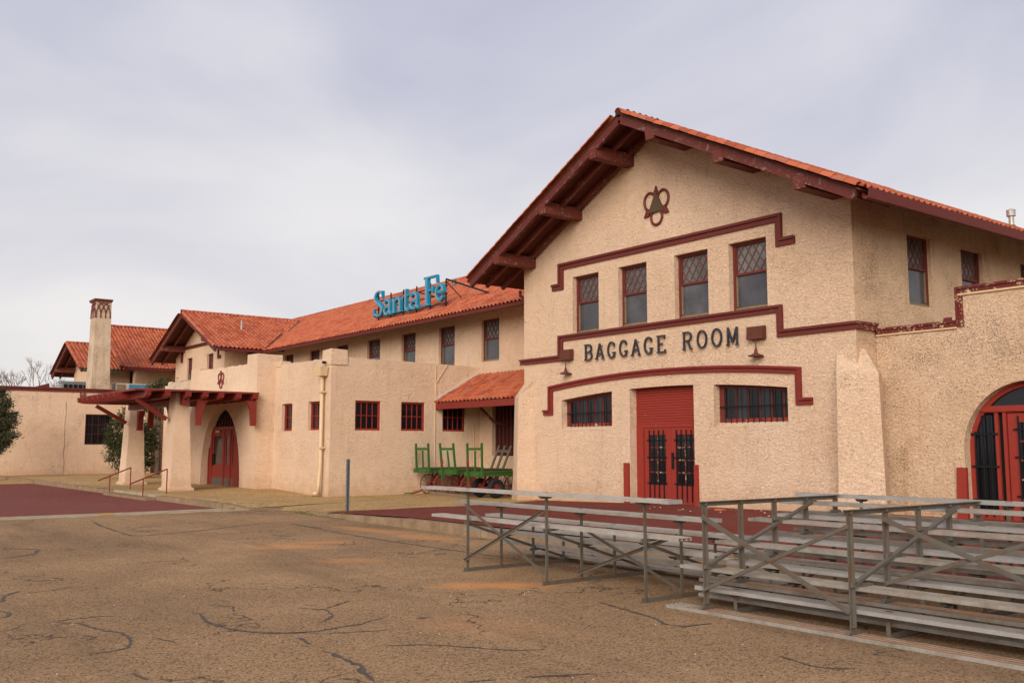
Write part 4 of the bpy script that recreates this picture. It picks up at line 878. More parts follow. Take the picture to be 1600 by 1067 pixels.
MB().panel([(a, -0.2), (b, -0.2), (b, gs(G4, b)), (-45.5, gs(G4, -45.5)), (a, gs(G4, a))], [], FX(-2.7), 0.2).add([(b, -2.7, -0.2), (b, -0.6, -0.2), (b, -0.6, gs(G4, b)), (b, -2.7, gs(G4, b))], [(0, 1, 2, 3)]).add([(a, -2.7, -0.2), (a, -0.6, -0.2), (a, -0.6, gs(G4, a)), (a, -2.7, gs(G4, a))], [(0, 1, 2, 3)]).build('wall', STUCCO_FAR, g4)
gable(g4, G4[0], G4[1], G4[2], -0.7, G4[3], G4[4], (-48.4, -42.6), -2.7, 0.8, None, 300, (0.08, 0.6), False, False)
MB().box(-41.25, -41.05, -3.9, -1.75, 6.66, 6.84).build('gutter', GRN_GUT, g4)

# ================================================================== low flat-roofed block in the middle
ann = thing('flat_roofed_block', 'low flat-roofed stucco block with small red-framed windows and corner parapet', 'building', (-8, -1, 0))
fw = [(-10.08, -9.16), (-7.78, -6.86)]; sy = [(-3.02, -1.97), (-1.10, -0.06), (0.74, 1.81)]
bot = 0.55
out = [(-10.9, bot), (-6.0, bot)]+rough_line(-6.0, 4.95, -10.9, 4.97, 0.025)
MB().panel(out, [rect(a_, b_, 2.39, 3.43) for a_, b_ in fw], FX(-4), 0.20).build('wall', STUCCO, ann)
out = [(-4.0, bot), (2.5, bot)]+rough_line(2.5, 4.92, -4.0, 5.0, 0.02)
MB().panel(out, [rect(a_, b_, 2.38, 3.45) for a_, b_ in sy], FY(-6.0), 0.16).build('wall', STUCCO, ann)
m = MB().add([(-10.9, -4, bot), (-6, -4, bot), (-5.93, -4.07, -0.2), (-10.9, -4.07, -0.2), (-6, 2.5, bot), (-5.93, 2.5, -0.2)], [(0, 1, 2, 3), (1, 4, 5, 2)])
m.build('battered_base', STUCCO, ann)
MB().box(-10.9, -6.2, -3.8, 2.5, 4.3, 4.42).build('roof', CONC, ann)
m = MB(); p_ = rough_line(-10.9, 4.97, -6.02, 4.95, 0.015)
m.box(-10.9, -6.02, -3.998, -3.75, 4.4, 4.93).box(-6.25, -6.002, -3.74, 2.5, 4.4, 4.90).build('parapet', STUCCO, ann)
MB().hexa([(-6.68, -4.035, 4.7), (-5.965, -4.035, 4.7), (-5.965, -3.36, 4.7), (-6.68, -3.36, 4.7)], [(-6.66, -4.02, 5.24), (-5.98, -4.02, 5.27), (-5.98, -3.38, 5.25), (-6.66, -3.38, 5.22)]).build('corner_pier', STUCCO, ann)
MB().box(-10.8, -10.25, -4.02, -3.6, 4.9, 5.12).build('step_block', STUCCO, ann)
aw = Stamp(grid_window(0.92, 1.04, 2, 2, 0.15))
for a_, b_ in fw: aw.at(ann, ((a_+b_)/2, -4, 2.39))
as_ = Stamp(grid_window(1.05, 1.07, 4, 2, 0.10))
for a_, b_ in sy: as_.at(ann, (-6.0, (a_+b_)/2, 2.38), R(90))
m = MB(); m.tube([(-6.42, -4.14, 4.3), (-6.42, -4.14, 1.1), (-6.40, -4.2, 0.5), (-6.38, -4.24, 0.14)], 0.065, 10); m.tube([(-6.38, -4.24, 0.17), (-6.6, -4.32, 0.12)], 0.075, 10)
dp = m.build('downpipe', PIPE, ann, True)
MB().hexa([(-6.62, -4.30, 4.3), (-6.22, -4.30, 4.3), (-6.22, -4.04, 4.3), (-6.62, -4.04, 4.3)], [(-6.70, -4.34, 4.62), (-6.16, -4.34, 4.62), (-6.16, -4.04, 4.62), (-6.70, -4.04, 4.62)]).build('leader_head', PIPE, dp)
for z in (1.72, 3.7): MB().box(-6.54, -6.3, -4.22, -4.04, z, z+0.06).build('pipe_strap', PIPE, dp)
MB().tube([(-6.3, -4.08, 4.78), (-6.3, -4.2, 4.78)], 0.05, 8).build('scupper', IRON, ann)
m = MB()
for pts in ([(-5.975, -0.06+1.0, 4.95), (-5.97, 0.42, 4.2), (-5.98, 0.44, 3.5)], [(-5.98, 0.40, 4.9), (-5.98, 0.38, 0.4)], [(-5.98, 2.2, 2.6), (-5.98, 2.2, 0.4)]): m.tube(pts, 0.014, 5)
m.build('wall_cable', PIPE, ann)

# ================================================================== entrance block with the pointed arch
por = thing('entrance_block', 'stucco entrance block with a pointed arch, red doors and a red cartouche', 'building', (-16, -4.75, 0))
YP = -4.75
def arch_pts(xa, xb, z0, zap, n=12):
    h = []; c = (xa+xb)/2
    for i in range(n+1): u = i/n; h.append((xb+(c-xb)*(1-math.cos(u*math.pi/2))**1.12, z0+(zap-z0)*math.sin(u*math.pi/2)**0.88))
    return [(xa, z0)]+h[:-1]+[(c, zap)]+[(2*c-x, z) for x, z in h[::-1][1:-1]]
ao = arch_pts(-16.7, -12.3, -0.1, 3.40)
out = [(-21.7, -0.2), (-10.8, -0.2), (-10.8, 5.42), (-11.8, 5.44), (-11.82, 5.07)]+rough_line(-11.82, 5.07, -17.1, 5.13, 0.03)+[(-17.15, 5.27), (-17.6, 5.30), (-18.25, 5.24), (-18.3, 4.72)]+rough_line(-18.3, 4.74, -21.7, 4.70, 0.05)
MB().panel(out, [ao], FX(YP), 0.34).build('wall', STUCCO, por)
MB().panel([(YP, 0.45), (-3.95, 0.45), (-3.95, 5.40), (YP, 5.42)], [], FY(-10.8), 0.2).add([(-10.8, YP, 0.45), (-10.8, -3.95, 0.45), (-10.74, -3.95, -0.2), (-10.74, YP-0.05, -0.2)], [(0, 1, 2, 3)]).build('wall', STUCCO, por)
MB().box(-11.80, -10.802, YP+0.01, -3.7, 4.5, 5.41).box(-18.25, -17.15, YP+0.01, -3.9, 4.4, 5.24).build('corner_pier', STUCCO, por)
MB().box(-21.7, -10.82, YP+0.02, 2.5, 4.15, 4.3).build('roof', CONC, por); MB().box(-21.9, -21.72, YP, 2.5, -0.2, 4.7).build('wall', STUCCO, por)
MB().box(-17.15, -11.82, YP+0.01, -4.3, 4.3, 5.03).box(-21.7, -18.3, YP+0.01, -4.3, 4.3, 4.66).build('parapet', STUCCO, por)
def lump(x0, x1, y0, y1, z0, z1):      # broken masonry left on the low parapet
    m = MB()
    for i in range(5):
        xa = x0+(x1-x0)*i/5; xb = xa+(x1-x0)/5*1.02; m.hexa([(xa, y0, z0), (xb, y0, z0), (xb, y1, z0), (xa, y1, z0)], [(xa+0.05, y0+0.05, z1+random.uniform(-0.12, 0.1)), (xb-0.05, y0+0.04, z1+random.uniform(-0.12, 0.1)), (xb-0.04, y1-0.1, z1+random.uniform(-0.1, 0.1)), (xa+0.03, y1-0.1, z1+random.uniform(-0.1, 0.1))])
    return m
lump(-21.5, -18.4, YP-0.04, YP+0.5, 4.4, 4.80).build('broken_masonry', STUCCO_RAW, por)
emblem(-14.55, 4.60, 0.62, FX(YP), RED_TRIM, por, False)
dY = YP+0.32; m = MB()
for x in (-16.6, -16.25, -14.85, -14.12, -13.62): m.box(x, x+0.12, dY-0.05, dY+0.04, 0.1, 2.50)
m.box(-13.5, -13.1, dY-0.06, dY+0.04, 0.1, 2.5)
m.box(-16.4, -12.75, dY-0.055, dY+0.05, 2.501, 2.64); pf = m.build('arched_frame', RED, por)
fan = arch_pts(-16.7, -12.3, -0.1, 3.40)
MB().prism(fan, lambda a, b, q: (a, dY+0.06+q, b), 0, 0.02).build('backing', DARK, pf)
m = MB()
for i in range(9): x = -15.75+0.3*i; m.box(x, x+0.04, dY-0.01, dY+0.03, 2.641, 3.28-abs(x+14.5)*0.5)
m.build('fanlight_bar', MAROON, pf)
for x0, x1 in ((-16.12, -14.86), (-14.72, -14.13), (-13.99, -13.63), (-13.09, -12.5)):
    o = MB().box(x0, x1, dY-0.02, dY+0.03, 0.14, 1.05).box(x0, x0+0.14, dY-0.02, dY+0.03, 1.051, 2.49).box(x1-0.14, x1, dY-0.02, dY+0.03, 1.051, 2.49).box(x0+0.141, x1-0.141, dY-0.02, dY+0.03, 2.25, 2.49).build('door', RED, por)
    MB().box(x0+0.145, x1-0.145, dY, dY+0.01, 1.05, 2.25).build('pane', PANE, o); MB().box(x0+0.03, x1-0.03, dY-0.035, dY-0.021, 0.18, 0.5).build('kick_plate', GALV, o)
MB().box(-16.48, -16.26, dY-0.01, dY+0.02, 0.12, 2.49).build('panel', RED, pf)
MB().box(-15.6, -15.2, dY-0.12, dY-0.056, 2.4, 2.48).build('door_closer', ALU, pf)
MB().box(-16.05, -15.98, dY-0.07, dY-0.021, 1.0, 1.5).build('door_handle', IRON, pf)
# pergola in front of it
per = thing('pergola', 'red timber porch canopy with scalloped joist ends on two tapering stucco columns', 'pergola', (-16, -7, 0.1))
def column(x1, y0, y1, x0):
    m = MB(); lv = [(0.14, -0.1), (0.11, 0.26), (0.03, 0.31), (-0.12, 3.8)]; v = []
    for g, z in lv: v += [(x0-g, y0-g, z), (x1+g, y0-g, z), (x1+g, y1+g, z), (x0-g, y1+g, z)]
    m.add(v, [(4*k+i, 4*k+(i+1) % 4, 4*k+4+(i+1) % 4, 4*k+4+i) for k in range(3) for i in range(4)]); m.build('column', STUCCO, per)
column(-11.0, -7.87, -7.15, -11.95); column(-18.28, -7.42, -6.65, -19.2)
CX0, CX1, CY0, CY1, CZ = -17.8, -10.5, -9.42, YP, 3.82
MB().box(CX0+0.02, CX1-0.02, CY0+0.05, CY1-0.01, CZ, CZ+0.045).build('deck', BEAM, per)
MB().box(CX0, CX1, CY0, CY0+0.03, CZ-0.01, CZ+0.055).box(CX1-0.019, CX1, CY0+0.031, CY1-0.01, CZ-0.01, CZ+0.055).build('edge_flashing', RED_TRIM, per)
MB().box(CX0+0.03, CX1-0.03, CY0+0.06, CY1-0.012, CZ+0.046, CZ+0.06).build('flashing', WHITE, per)
def joist(p, dirn, L, z, h=0.26, w=0.14):       # scalloped nose at the far end
    pts = [(0, 0), (L, 0), (L, -0.06)]+[(L-0.09+0.09*math.cos(R(a_)), -0.13+0.07*math.sin(R(a_))) for a_ in (40, 0, -40, -90)]+[(L-0.17, -0.22), (L-0.3, -h), (0, -h)]
    x, y = p
    fn = (lambda a, b, q: (x+a, y+q, z+b)) if dirn == 'x' else (lambda a, b, q: (x+q, y-a, z+b))
    return MB().prism(pts, fn, -w/2, w/2).build('joist', RED_TRIM, per)
for y in (-8.98, -8.28, -7.52, -6.88, -6.28, -5.6, -4.93): joist((-12.5, y), 'x', CX1+0.12+12.5, CZ-0.01, 0.25, 0.17)
for i in range(8): joist((CX0+0.12+0.76*i, YP-0.05), 'y', 4.85, CZ-0.015, 0.24, 0.14)
for y in (-7.5,): MB().box(CX0+0.15, CX1-0.3, y-0.12, y+0.12, CZ-0.48, CZ-0.265).build('main_beam', RED_TRIM, per)
for x in (-11.55, -18.3): MB().beam((x, -7.95 if x > -15 else -7.5, 2.82), (x, -9.05 if x > -15 else -8.75, 3.52), 0.14, 0.16, (1, 0, 0)).build('strut', RED_TRIM, per)
for x, y in ((-10.62, -5.05), (-10.9, -6.95), (-18.2, -6.5)):
    MB().prism([(0, 0), (0.5, 0), (0.36, -0.12), (0.25, -0.35), (0.2, -0.95), (0, -0.95)], lambda a, b, q, x=x, y=y: (x+q, y-a*0.9+0.2 if x > -10.8 else y+a*0.9-0.1, CZ-0.28+b), -0.10, 0.10).build('bracket', RED_TRIM, per)
for x, y in ((-12.2, -7.5), (-18.1, -7.0)):
    MB().prism([(0, 0), (0.55, 0), (0.4, -0.12), (0.27, -0.3), (0.22, -0.85), (0, -0.85)], lambda a, b, q, x=x, y=y: (x-a if x > -15 else x+a*0.8, y+q, CZ-0.48+b), -0.11, 0.11).build('bracket', RED_TRIM, per)

# ================================================================== left wing, chimney and what stands on its roof
lw = thing('left_wing', 'low flat-roofed stucco wing with a maroon coping at the left edge', 'building', (-43, -10, 0))
MB().panel([(-24, -0.2), (-0.6, -0.2), (-0.6, 5.18), (-24, 5.18)], [rect(-4.56, -2.96, 1.95, 3.78)], FY(-37.2), 0.2).build('wall', STUCCO, lw)
MB().box(-52, -37.4, -24, -23.8, -0.2, 5.2).build('wall', STUCCO, lw); MB().box(-52, -37.25, -23.8, -0.6, 5.0, 5.1).build('roof', CONC, lw)
mould('coping', [(-24, 5.33), (-3.1, 5.33), (-3.1, 5.30), (-0.6, 5.30)], FY(-37.2), 0.24, MAROON, lw)
m = MB(); 
for y0 in (-4.95, -3.75): m.box(-37.199, -37.13, y0, y0+0.3, 4.75, 5.085)
m.box(-37.199, -37.14, -4.649, -3.751, 4.75, 4.86).build('coping_drop', MAROON_PEEL, lw)
Stamp(grid_window(1.6, 1.83, 4, 3, 0.15, MAROON, 12)).at(lw, (-37.2, -3.76, 1.95), R(90))
MB().box(-37.198, -37.12, -9.0, -8.75, 4.15, 4.3).build('vent_box', IRON, lw)
m = MB(); m.tube([(-37.19, -5.7+random.uniform(-0.05, 0.05), z*0.45) for z in range(11)], 0.02, 4); m.build('wall_crack', STUCCO_RAW, lw)
MB().hexa([(-38.4, -7.3, 5.1), (-37.6, -7.3, 5.1), (-37.6, -6.55, 5.1), (-38.4, -6.55, 5.1)], [(-38.4, -7.2, 5.42), (-37.6, -7.2, 5.42), (-37.6, -6.6, 5.6), (-38.4, -6.6, 5.6)]).build('roof_hatch', MAROON, lw)
ch = thing('chimney', 'tall tapering stucco chimney with a maroon cap and interlaced arch ornament', 'chimney', (-38, -3.8, 5.1))
def ch_ring(z): k = max(0, (10.35-z)/5.3)*0.10; return [(-38.55-k, -4.20-k), (-37.42+k, -4.20-k), (-37.42+k, -3.30+k), (-38.55-k, -3.30+k)]
m = MB(); v = []
for z in (4.5, 9.5, 10.35, 10.78): v += [(x, y, z) for x, y in ch_ring(min(z, 10.35))]
m.add(v, [(4*k+i, 4*k+(i+1) % 4, 4*k+4+(i+1) % 4, 4*k+4+i) for k in range(3) for i in range(4)]); m.build('shaft', STUCCO_RAW, ch)
m = MB(); k0 = 0.09; m.hexa([(-38.55-k0, -4.2-k0, 10.78), (-37.42+k0, -4.2-k0, 10.78), (-37.42+k0, -3.36+k0, 10.78), (-38.55-k0, -3.36+k0, 10.78)], [(-38.6-k0, -4.24-k0, 10.93), (-37.38+k0, -4.24-k0, 10.93), (-37.38+k0, -3.32+k0, 10.93), (-38.6-k0, -3.32+k0, 10.93)]); m.build('cap', MAROON, ch)
m = MB()
for c in (-4.2, -3.92, -3.64, -3.36):
    for sgn in (1, -1):
        pts = [(c+sgn*0.42*(1-math.cos(R(a_))), 9.85+0.85*math.sin(R(a_))) for a_ in range(0, 91, 15)]
        pts = [(y, z) for y, z in pts if -4.21 <= y <= -3.35]
        if len(pts) > 1: m.tube([(-37.40, y, z) for y, z in pts], 0.034, 5)
    m.cyl((-37.40, c, 9.78), (-37.40, c, 9.9), 0.06, 0.03, 6)
for c in (-38.5, -38.2, -37.85, -37.5):
    for sgn in (1, -1):
        pts = [(c+sgn*0.5*(1-math.cos(R(a_))), 9.85+0.85*math.sin(R(a_))) for a_ in range(0, 91, 15)]
        pts = [(x, z) for x, z in pts if -38.56 <= x <= -37.41]
        if len(pts) > 1: m.tube([(x, -4.22, z) for x, z in pts], 0.034, 5)
    m.cyl((c, -4.22, 9.78), (c, -4.22, 9.9), 0.06, 0.03, 6)
m.build('arch_ornament', BEAM, ch)
cl = thing('rooftop_cooler', 'cream rooftop cooler with a blue side panel behind the pergola', 'cooler', (-38, -1.7, 5.1))
MB().box(-38.6, -37.75, -2.75, -0.75, 5.1, 5.78).build('casing', COOLM, cl); MB().box(-37.75, -37.73, -1.95, -0.8, 5.2, 5.72).build('side_panel', COOLB, cl); MB().box(-37.75, -37.725, -2.65, -2.15, 5.25, 5.7).build('louvre', CONC, cl)
cl = thing('rooftop_air_conditioner', 'small grey air conditioner on the flat roof left of the chimney', 'air conditioner', (-42, -4.2, 5.1))
MB().box(-42.6, -41.9, -5.0, -3.3, 5.1, 5.95).box(-42.65, -41.85, -5.05, -3.25, 5.951, 6.05).build('casing', NT('grey_casing', 0.6).color((0.24, 0.25, 0.24, 1)).m, cl)
for i in range(5): MB().box(-41.899, -41.86, -4.85+i*0.3, -4.62+i*0.3, 5.3, 5.85).build('louvre', IRON, cl)

# ================================================================== blue sign on the roof
sg = thing('roof_sign', 'large blue serif lettering on an iron rack standing on the hall roof', 'sign', (-11, 2.2, 7.5))
SERIF = {  # stroke list: (points, widths)
 'S': [(ell(0.47, 0.76, 0.30, 0.22, 35, 230, 12)+[(0.36, 0.56), (0.55, 0.46)]+ell(0.43, 0.25, 0.31, 0.23, 40, -145, 12), [0.06]*2+[0.09]*4+[0.13]*7+[0.17]*2+[0.16]*4+[0.12]*4+[0.08]*3+[0.06]*2), ([(0.75, 0.68), (0.75, 0.99)], 0.07), ([(0.10, 0.34), (0.08, -0.01)], 0.07)],
 'a': [(ell(0.30, 0.44, 0.22, 0.16, 165, 0, 8)+[(0.52, 0.12), (0.58, 0.03), (0.68, 0.04)], 0.13), (ell(0.30, 0.17, 0.21, 0.15, 60, 330, 12), 0.12)],
 'n': [([(0.16, 0.02), (0.16, 0.58)], 0.14), ([(0.16, 0.46)]+ell(0.42, 0.40, 0.20, 0.18, 140, 0, 8)+[(0.62, 0.02)], 0.14), ([(0.03, 0.02), (0.29, 0.02)], 0.05), ([(0.49, 0.02), (0.75, 0.02)], 0.05), ([(0.04, 0.58), (0.18, 0.58)], 0.05)],
 't': [([(0.26, 0.86), (0.24, 0.14)]+ell(0.38, 0.14, 0.13, 0.12, 180, 320, 6), 0.14), ([(0.04, 0.60), (0.52, 0.60)], 0.07)],
 'F': [([(0.24, 0.02), (0.24, 1.0)], 0.19), ([(0.05, 1.03), (0.92, 1.03)], 0.07), ([(0.89, 1.05), (0.92, 0.78)], 0.08), ([(0.3, 0.54), (0.66, 0.54)], 0.08), ([(0.66, 0.68), (0.66, 0.40)], 0.06), ([(0.06, 0.02), (0.44, 0.02)], 0.06)],
 'e': [([(0.14, 0.36), (0.58, 0.36)]+ell(0.36, 0.34, 0.24, 0.27, 5, 325, 18), 0.12)]}
SY = 2.2
def blue(ch, x0, z0, sx, sz):
    m = MB(); T = MB(); fn = lambda a, b, q: (x0+a*sx, SY-q, z0+b*sz)
    for k, (pts, w) in enumerate(SERIF[ch]):
        stroke(m, pts, [q*1.10 for q in w] if isinstance(w, list) else w*1.10, fn, 0.004*k, 0.13+0.004*k)
        if len(pts) > 2 or abs(pts[0][1]-pts[-1][1]) > 0.4:
            off = 0.03
            T.tube([fn(a-off, b, 0.155) for a, b in pts], 0.010, 4); T.tube([fn(a+off, b, 0.155) for a, b in pts], 0.010, 4)
    o = m.build('letter', BLUE, sg); T.build('neon_tube', NEON, o)
zb = 7.74
blue('S', -13.95, zb, 1.12, 1.15); blue('a', -12.98, zb, 1.06, 1.10); blue('n', -12.22, zb, 1.12, 1.08); blue('t', -11.32, zb, 1.12, 1.10); blue('a', -10.72, zb, 1.15, 1.12)
blue('F', -9.62, zb+0.02, 1.18, 1.14); blue('e', -8.72, zb+0.06, 1.12, 1.16)
m = MB()
for z in (zb-0.02, zb+0.36, zb+0.72): m.beam((-13.9, SY+0.03, z), (-7.95, SY+0.03, z), 0.04)
for x in (-13.7, -12.6, -11.5, -10.4, -9.3, -8.1): m.beam((x, SY+0.05, zb-0.25), (x, SY+0.05, zb+1.0), 0.045)
for x in (-12.6, -10.4): m.beam((x, SY+0.06, zb+0.75), (x+0.15, 3.6, EZ+(3.6-EY)*HS+0.08), 0.04)
m.beam((-8.1, SY+0.06, zb+1.0), (-6.0, 2.9, EZ+(2.9-EY)*HS+0.12), 0.07); m.beam((-8.1, SY+0.06, zb+0.9), (-8.0, 3.0, EZ+(3.0-EY)*HS+0.08), 0.03)
m.build('rack', IRON, sg)

# ================================================================== baggage carts under the lean-to
def wheel(m, x, y, r, n=12):
    m.tube([(x, y+r*math.cos(2*math.pi*i/24), r+r*math.sin(2*math.pi*i/24)) for i in range(24)], 0.022, 5, True)
    m.cyl((x-0.08, y, r), (x+0.08, y, r), 0.055, n=8)
    for i in range(n): a_ = 2*math.pi*i/n; m.cyl((x, y+0.04*math.cos(a_), r+0.04*math.sin(a_)), (x, y+r*math.cos(a_), r+r*math.sin(a_)), 0.011, n=4, cap=False)
def cart(x, y, zg, label, tyres=False, tongue='up', lean=0.0, rear=False, deck=0.90):
    t = thing('baggage_cart', label, 'cart', (x, y, zg), 'green carts parked under the lean-to')
    L, w = 2.45, 1.0; rt = zg
    P = lambda a, b, c: (x+a, y+b, zg+c)
    for sx in (-1, 1): MB().beam(P(sx*0.42, 0.02, deck-0.05), P(sx*0.42, L, deck-0.05), 0.08, 0.13).build('side_rail', GREEN, t)
    MB().box(x-w/2-0.03, x+w/2+0.03, y-0.08, y+0.018, zg+deck-0.12, zg+deck+0.03).build('bumper', GREEN, t)
    n = 7
    for i in range(n):
        a_ = -w/2+w*i/n; j = random.uniform(-0.006, 0.006)
        MB().box(x+a_+0.008, x+a_+w/n-0.008, y+0.03, y+L+random.uniform(-0.06, 0.06), zg+deck+0.02+j, zg+deck+0.055+j).build('deck_board', GREEN_DK, t)
    m = MB()
    for sx, k in ((-0.42, 1), (0.42, 1)): m.beam(P(sx, 0.0, deck-0.1), P(sx+lean, -0.05, 1.86), 0.068, 0.06, (0, 1, 0))
    m.beam(P(-0.36+lean*0.85, -0.04, 1.66), P(0.36+lean*0.85, -0.04, 1.66), 0.05, 0.085); m.beam(P(0.02, 0.0, deck+0.03), P(0.02+lean*0.8, -0.035, 1.60), 0.065, 0.04, (0, 1, 0))
    for sx in (-0.33, 0.33): m.box(x+sx-0.09, x+sx+0.09, y-0.115, y-0.081, zg+deck-0.10, zg+deck+0.02)
    m.build('end_rack', GREEN, t)
    if rear:
        m = MB()
        for sx in (-0.36, 0.0, 0.36): m.beam(P(sx-0.15, L-0.25, deck), P(sx+0.18, L-0.1, 1.78), 0.06, 0.07)
        m.beam(P(-0.3+0.12, L-0.15, 1.58), P(0.5, L-0.12, 1.58), 0.05, 0.09); m.build('rear_rack', GREYWOOD, t)
    for yy in (0.55, 1.95):
        for sx in (-0.46, 0.46):
            if tyres and yy < 1:
                r = 0.34; m = MB(); m.tube([P(sx, yy+0.25*math.cos(2*math.pi*i/24), r+0.25*math.sin(2*math.pi*i/24)) for i in range(24)], 0.085, 8, True); o = m.build('wheel', RUBBER, t, True)
                m = MB(); m.tube([P(sx, yy+0.155*math.cos(2*math.pi*i/20), r+0.155*math.sin(2*math.pi*i/20)) for i in range(20)], 0.03, 6, True)
                for i in range(8): a_ = 2*math.pi*i/8; m.cyl(P(sx+0.02, yy, r), P(sx+0.02, yy+0.15*math.cos(a_), r+0.15*math.sin(a_)), 0.014, n=4)
                m.cyl(P(sx-0.05, yy, r), P(sx+0.09, yy, r), 0.05, n=8); m.build('rim', WHEELRED, o)
            else:
                m = MB(); m2 = MB(); wheel(m2, 0, 0, 0.36); m.add([P(sx+a_, yy+b_, c_) for a_, b_, c_ in m2.v], m2.f); m.build('wheel', WHEELRUST, t)
        h = 0.34
        m = MB(); m.cyl(P(-0.46, yy, h), P(0.46, yy, h), 0.028, n=6)
        for sx in (-0.28, 0.28): m.beam(P(sx*1.2, yy, h), P(sx*0.5, yy, deck-0.10), 0.04); m.beam(P(sx*0.6, yy-0.15, h+0.02), P(sx*0.6, yy+0.22, deck-0.12), 0.04)
        m.build('axle', WHEELRED, t)
    m = MB()
    if tongue == 'down':
        m.tube([P(0.1, 0.35, 0.36), P(0.35, 0.1, 0.45), P(0.42, -0.1, 0.34), P(0.25, -0.3, 0.14), P(-0.1, -0.42, 0.06)], 0.04, 6); m.build('tongue', WHEELRUST, t)
        MB().beam(P(-0.05, -0.40, 0.07), P(-0.32, -0.58, 0.05), 0.09, 0.05).build('handle', GREEN, t)
    else:
        m.beam(P(-0.12, -0.12, 0.25), P(-0.15, -0.14, 0.55), 0.05, 0.04); m.beam(P(-0.22, -0.15, 0.95), P(-0.23, -0.16, 1.12), 0.035, 0.03); m.tube([P(-0.2, -0.16, 1.1), P(-0.24, -0.17, 1.22), P(-0.2, -0.17, 1.34), P(-0.16, -0.16, 1.22)], 0.022, 5, True)
        m.beam(P(-0.12, -0.1, 0.3), P(0.05, 0.5, 0.36), 0.05); m.build('tongue', WHEELRED if not tyres else WHEELRED, t)
        MB().beam(P(-0.2, -0.125, 0.42), P(-0.24, -0.14, 1.0), 0.075, 0.04).build('handle', GREEN, t)
    return t
cart(-5.28, -0.58, 0.05, 'green baggage cart nearest the flat-roofed block, its handle dropped on the gravel', False, 'down', 0.0, False, 0.92)
cart(-3.50, -0.62, 0.05, 'middle green baggage cart with a leaning end rack and weathered rear stakes', False, 'up', -0.10, True, 0.90)
cart(-1.92, -0.62, 0.05, 'green baggage cart with black rubber tyres, closest to the gabled front', True, 'up', 0.03, False, 0.86)
t = tag(MB().beam((-5.0, -0.35, 0.11), (-1.9, -0.95, 0.11), 0.16, 0.13).build('timber', RAWWOOD), 'weathered square timber lying on the gravel in front of the cart wheels', 'timber')

